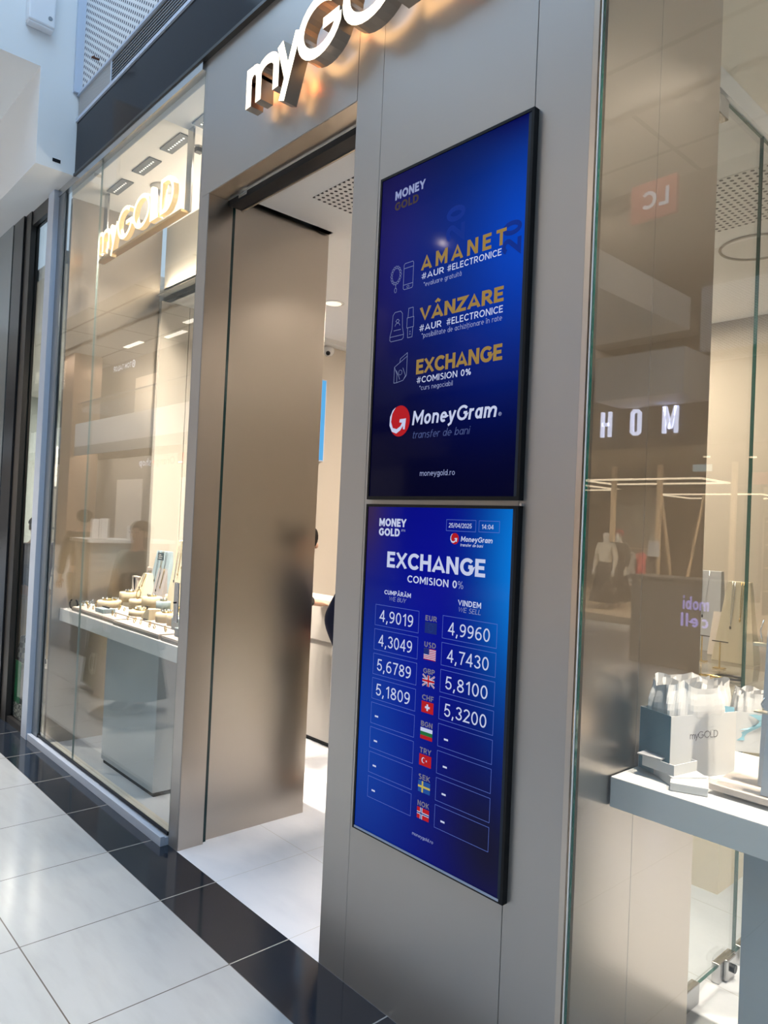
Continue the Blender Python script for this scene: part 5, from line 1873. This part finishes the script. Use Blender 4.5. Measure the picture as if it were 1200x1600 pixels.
PINK = mat('pink red cloth', (.55, .09, .10), .8)
for i, (x, w, h, m, lab) in enumerate(((-8.78, .30, 1.2, WB, 'cream garment at the left end of the rail opposite'), (-8.56, .28, .8, MGREY, 'grey garment second on the rail opposite'),
                                       (-8.24, .30, .95, PINK, 'pink dress hanging in the middle of the rail opposite'), (-8.02, .26, .9, BLACKC, 'black garment right of the pink dress on the rail opposite'))):
    garment(lab, x, -13.54 if i == 2 else -13.65, 1.352, w, h, m)
t = thing('wall_rack', 'dark shelf unit with bags and folded clothes at the back of the store opposite', 'shelf', (-5.2, -15.0, .14))
for z in (.5, 1.0, 1.5, 2.0):
    B((-.9, -.2, z), (.9, .2, z + .03)).obj('shelf', WOOD, t)
for x in (-.9, .0, .87):
    B((x, -.2, 0), (x + .03, .2, 2.1)).obj('upright', BLACK, t)
for i, (x, z) in enumerate(((-.6, .53), (-.2, 1.03), (.4, .53), (.5, 1.53), (-.55, 1.53))):
    tag(B((-.2, -.15, 0), (.2, .15, .2)).obj('folded_clothes', (WB, BLACKC, PINK, MGREY, WB)[i], None, False, .03, loc=(-5.2 + x, -15.0, .14 + z + .001)), ('cream stack low left', 'black stack in the middle row', 'pink stack low right', 'grey stack at the top right', 'cream stack at the top left')[i] + ' of folded clothes on the shelf opposite', 'clothes', 'folded clothes in the store opposite')
t = thing('floor_stand_sign', 'thin floor stand with a card in front of the clothes rail opposite', 'sign', (-7.25, -12.2, .14))
MB().tube([(0, 0, 0), (0, 0, 1.2)], .014, 6).obj('pole', BLACK, t)
B((-.15, -.15, 0), (.15, .15, .015)).obj('foot', BLACK, t)
B((-.12, .0, 1.18), (.12, .012, 1.5)).obj('card', PAPERW, t)
tag(B((-6.35, -11.9, 3.0), (-6.0, -11.86, 3.13)).obj('exit_lamp', emis('pale exit lamp', (.7, .95, 1), 1.6)), 'small pale lit box under the dark lintel opposite', 'lamp')
for i in range(4):
    o = MB().lathe([(.0001, 0), (.07, 0), (.07, .02), (.0001, .02)], n=14).obj('spot_lamp', LEDW, None, loc=(-6.6 + i * .75, -13.0 - i * .4, 3.39))
    tag(o, ('first', 'second', 'third', 'fourth')[i] + ' round ceiling spot from the left in the store opposite', 'ceiling light', 'round spots in the store opposite')
tag(B((-5.35, -13.2, .6), (-5.31, -13.15, 2.1)).obj('tube_lamp', emis('blue white tube', (.55, .7, 1), 3)), 'upright bluish light tube in the store opposite', 'lamp')
for x, s in ((-5.0, .3), (-4.4, .35)):
    tag(B((-.3, -.02, 0), (.3, .02, .22)).obj('red_sign', emis('dim red sign', (.7, .1, .1), .9), None, loc=(x, -12.0, 2.75)), ('first' if x < -4.7 else 'second') + ' small blurred red sign inside the store opposite', 'sign', 'red signs in the store opposite')

# ---- kiosk with violet lettering
ks = thing('kiosk', 'grey beige phone kiosk in the mall with violet lit lettering', 'kiosk', (-4.45, -7.6, 0))
B((-.7, -.5, 0), (.62, .08, 1.16)).obj('body', mat('kiosk beige', (.40, .36, .29), .5), ks, bevel=.03)
B((-.72, -.52, 1.16), (.64, .1, 1.19)).obj('top', MATS['kiosk beige'], ks)
line_of_text(ks, 'lettering', LITV, 'mobi', .39, .73, .80, .165, .084, .17, .12, 0, True)
line_of_text(ks, 'lettering', LITV, 'cell', .39, .75, .58, .165, .084, .17, .16, 0, True)
# white kiosk counter with cards (mirrored above the left table)
ks = thing('kiosk_counter', 'white kiosk counter in the mall, seen mirrored above the left jewellery table', 'counter', (-9.0, -1.95, 0))
B((-.25, -.5, 0), (.25, .5, 1.36)).obj('body', MGREY, ks)
B((-.3, -.55, 1.36), (.3, .55, 1.40)).obj('top', MW, ks)
for i, (y, h) in enumerate(((-1.55, .24), (-1.66, .25), (-2.0, .17))):
    o = B((-.06, -.05, 0), (-.05, .05, h)).obj('price_card', PAPERW, None, loc=(-8.85, y, 1.401))
    tag(o, ('white card', 'second white card', 'separate small white card')[i] + ' standing on the kiosk counter mirrored above the left table', 'card', 'cards on the kiosk counter')
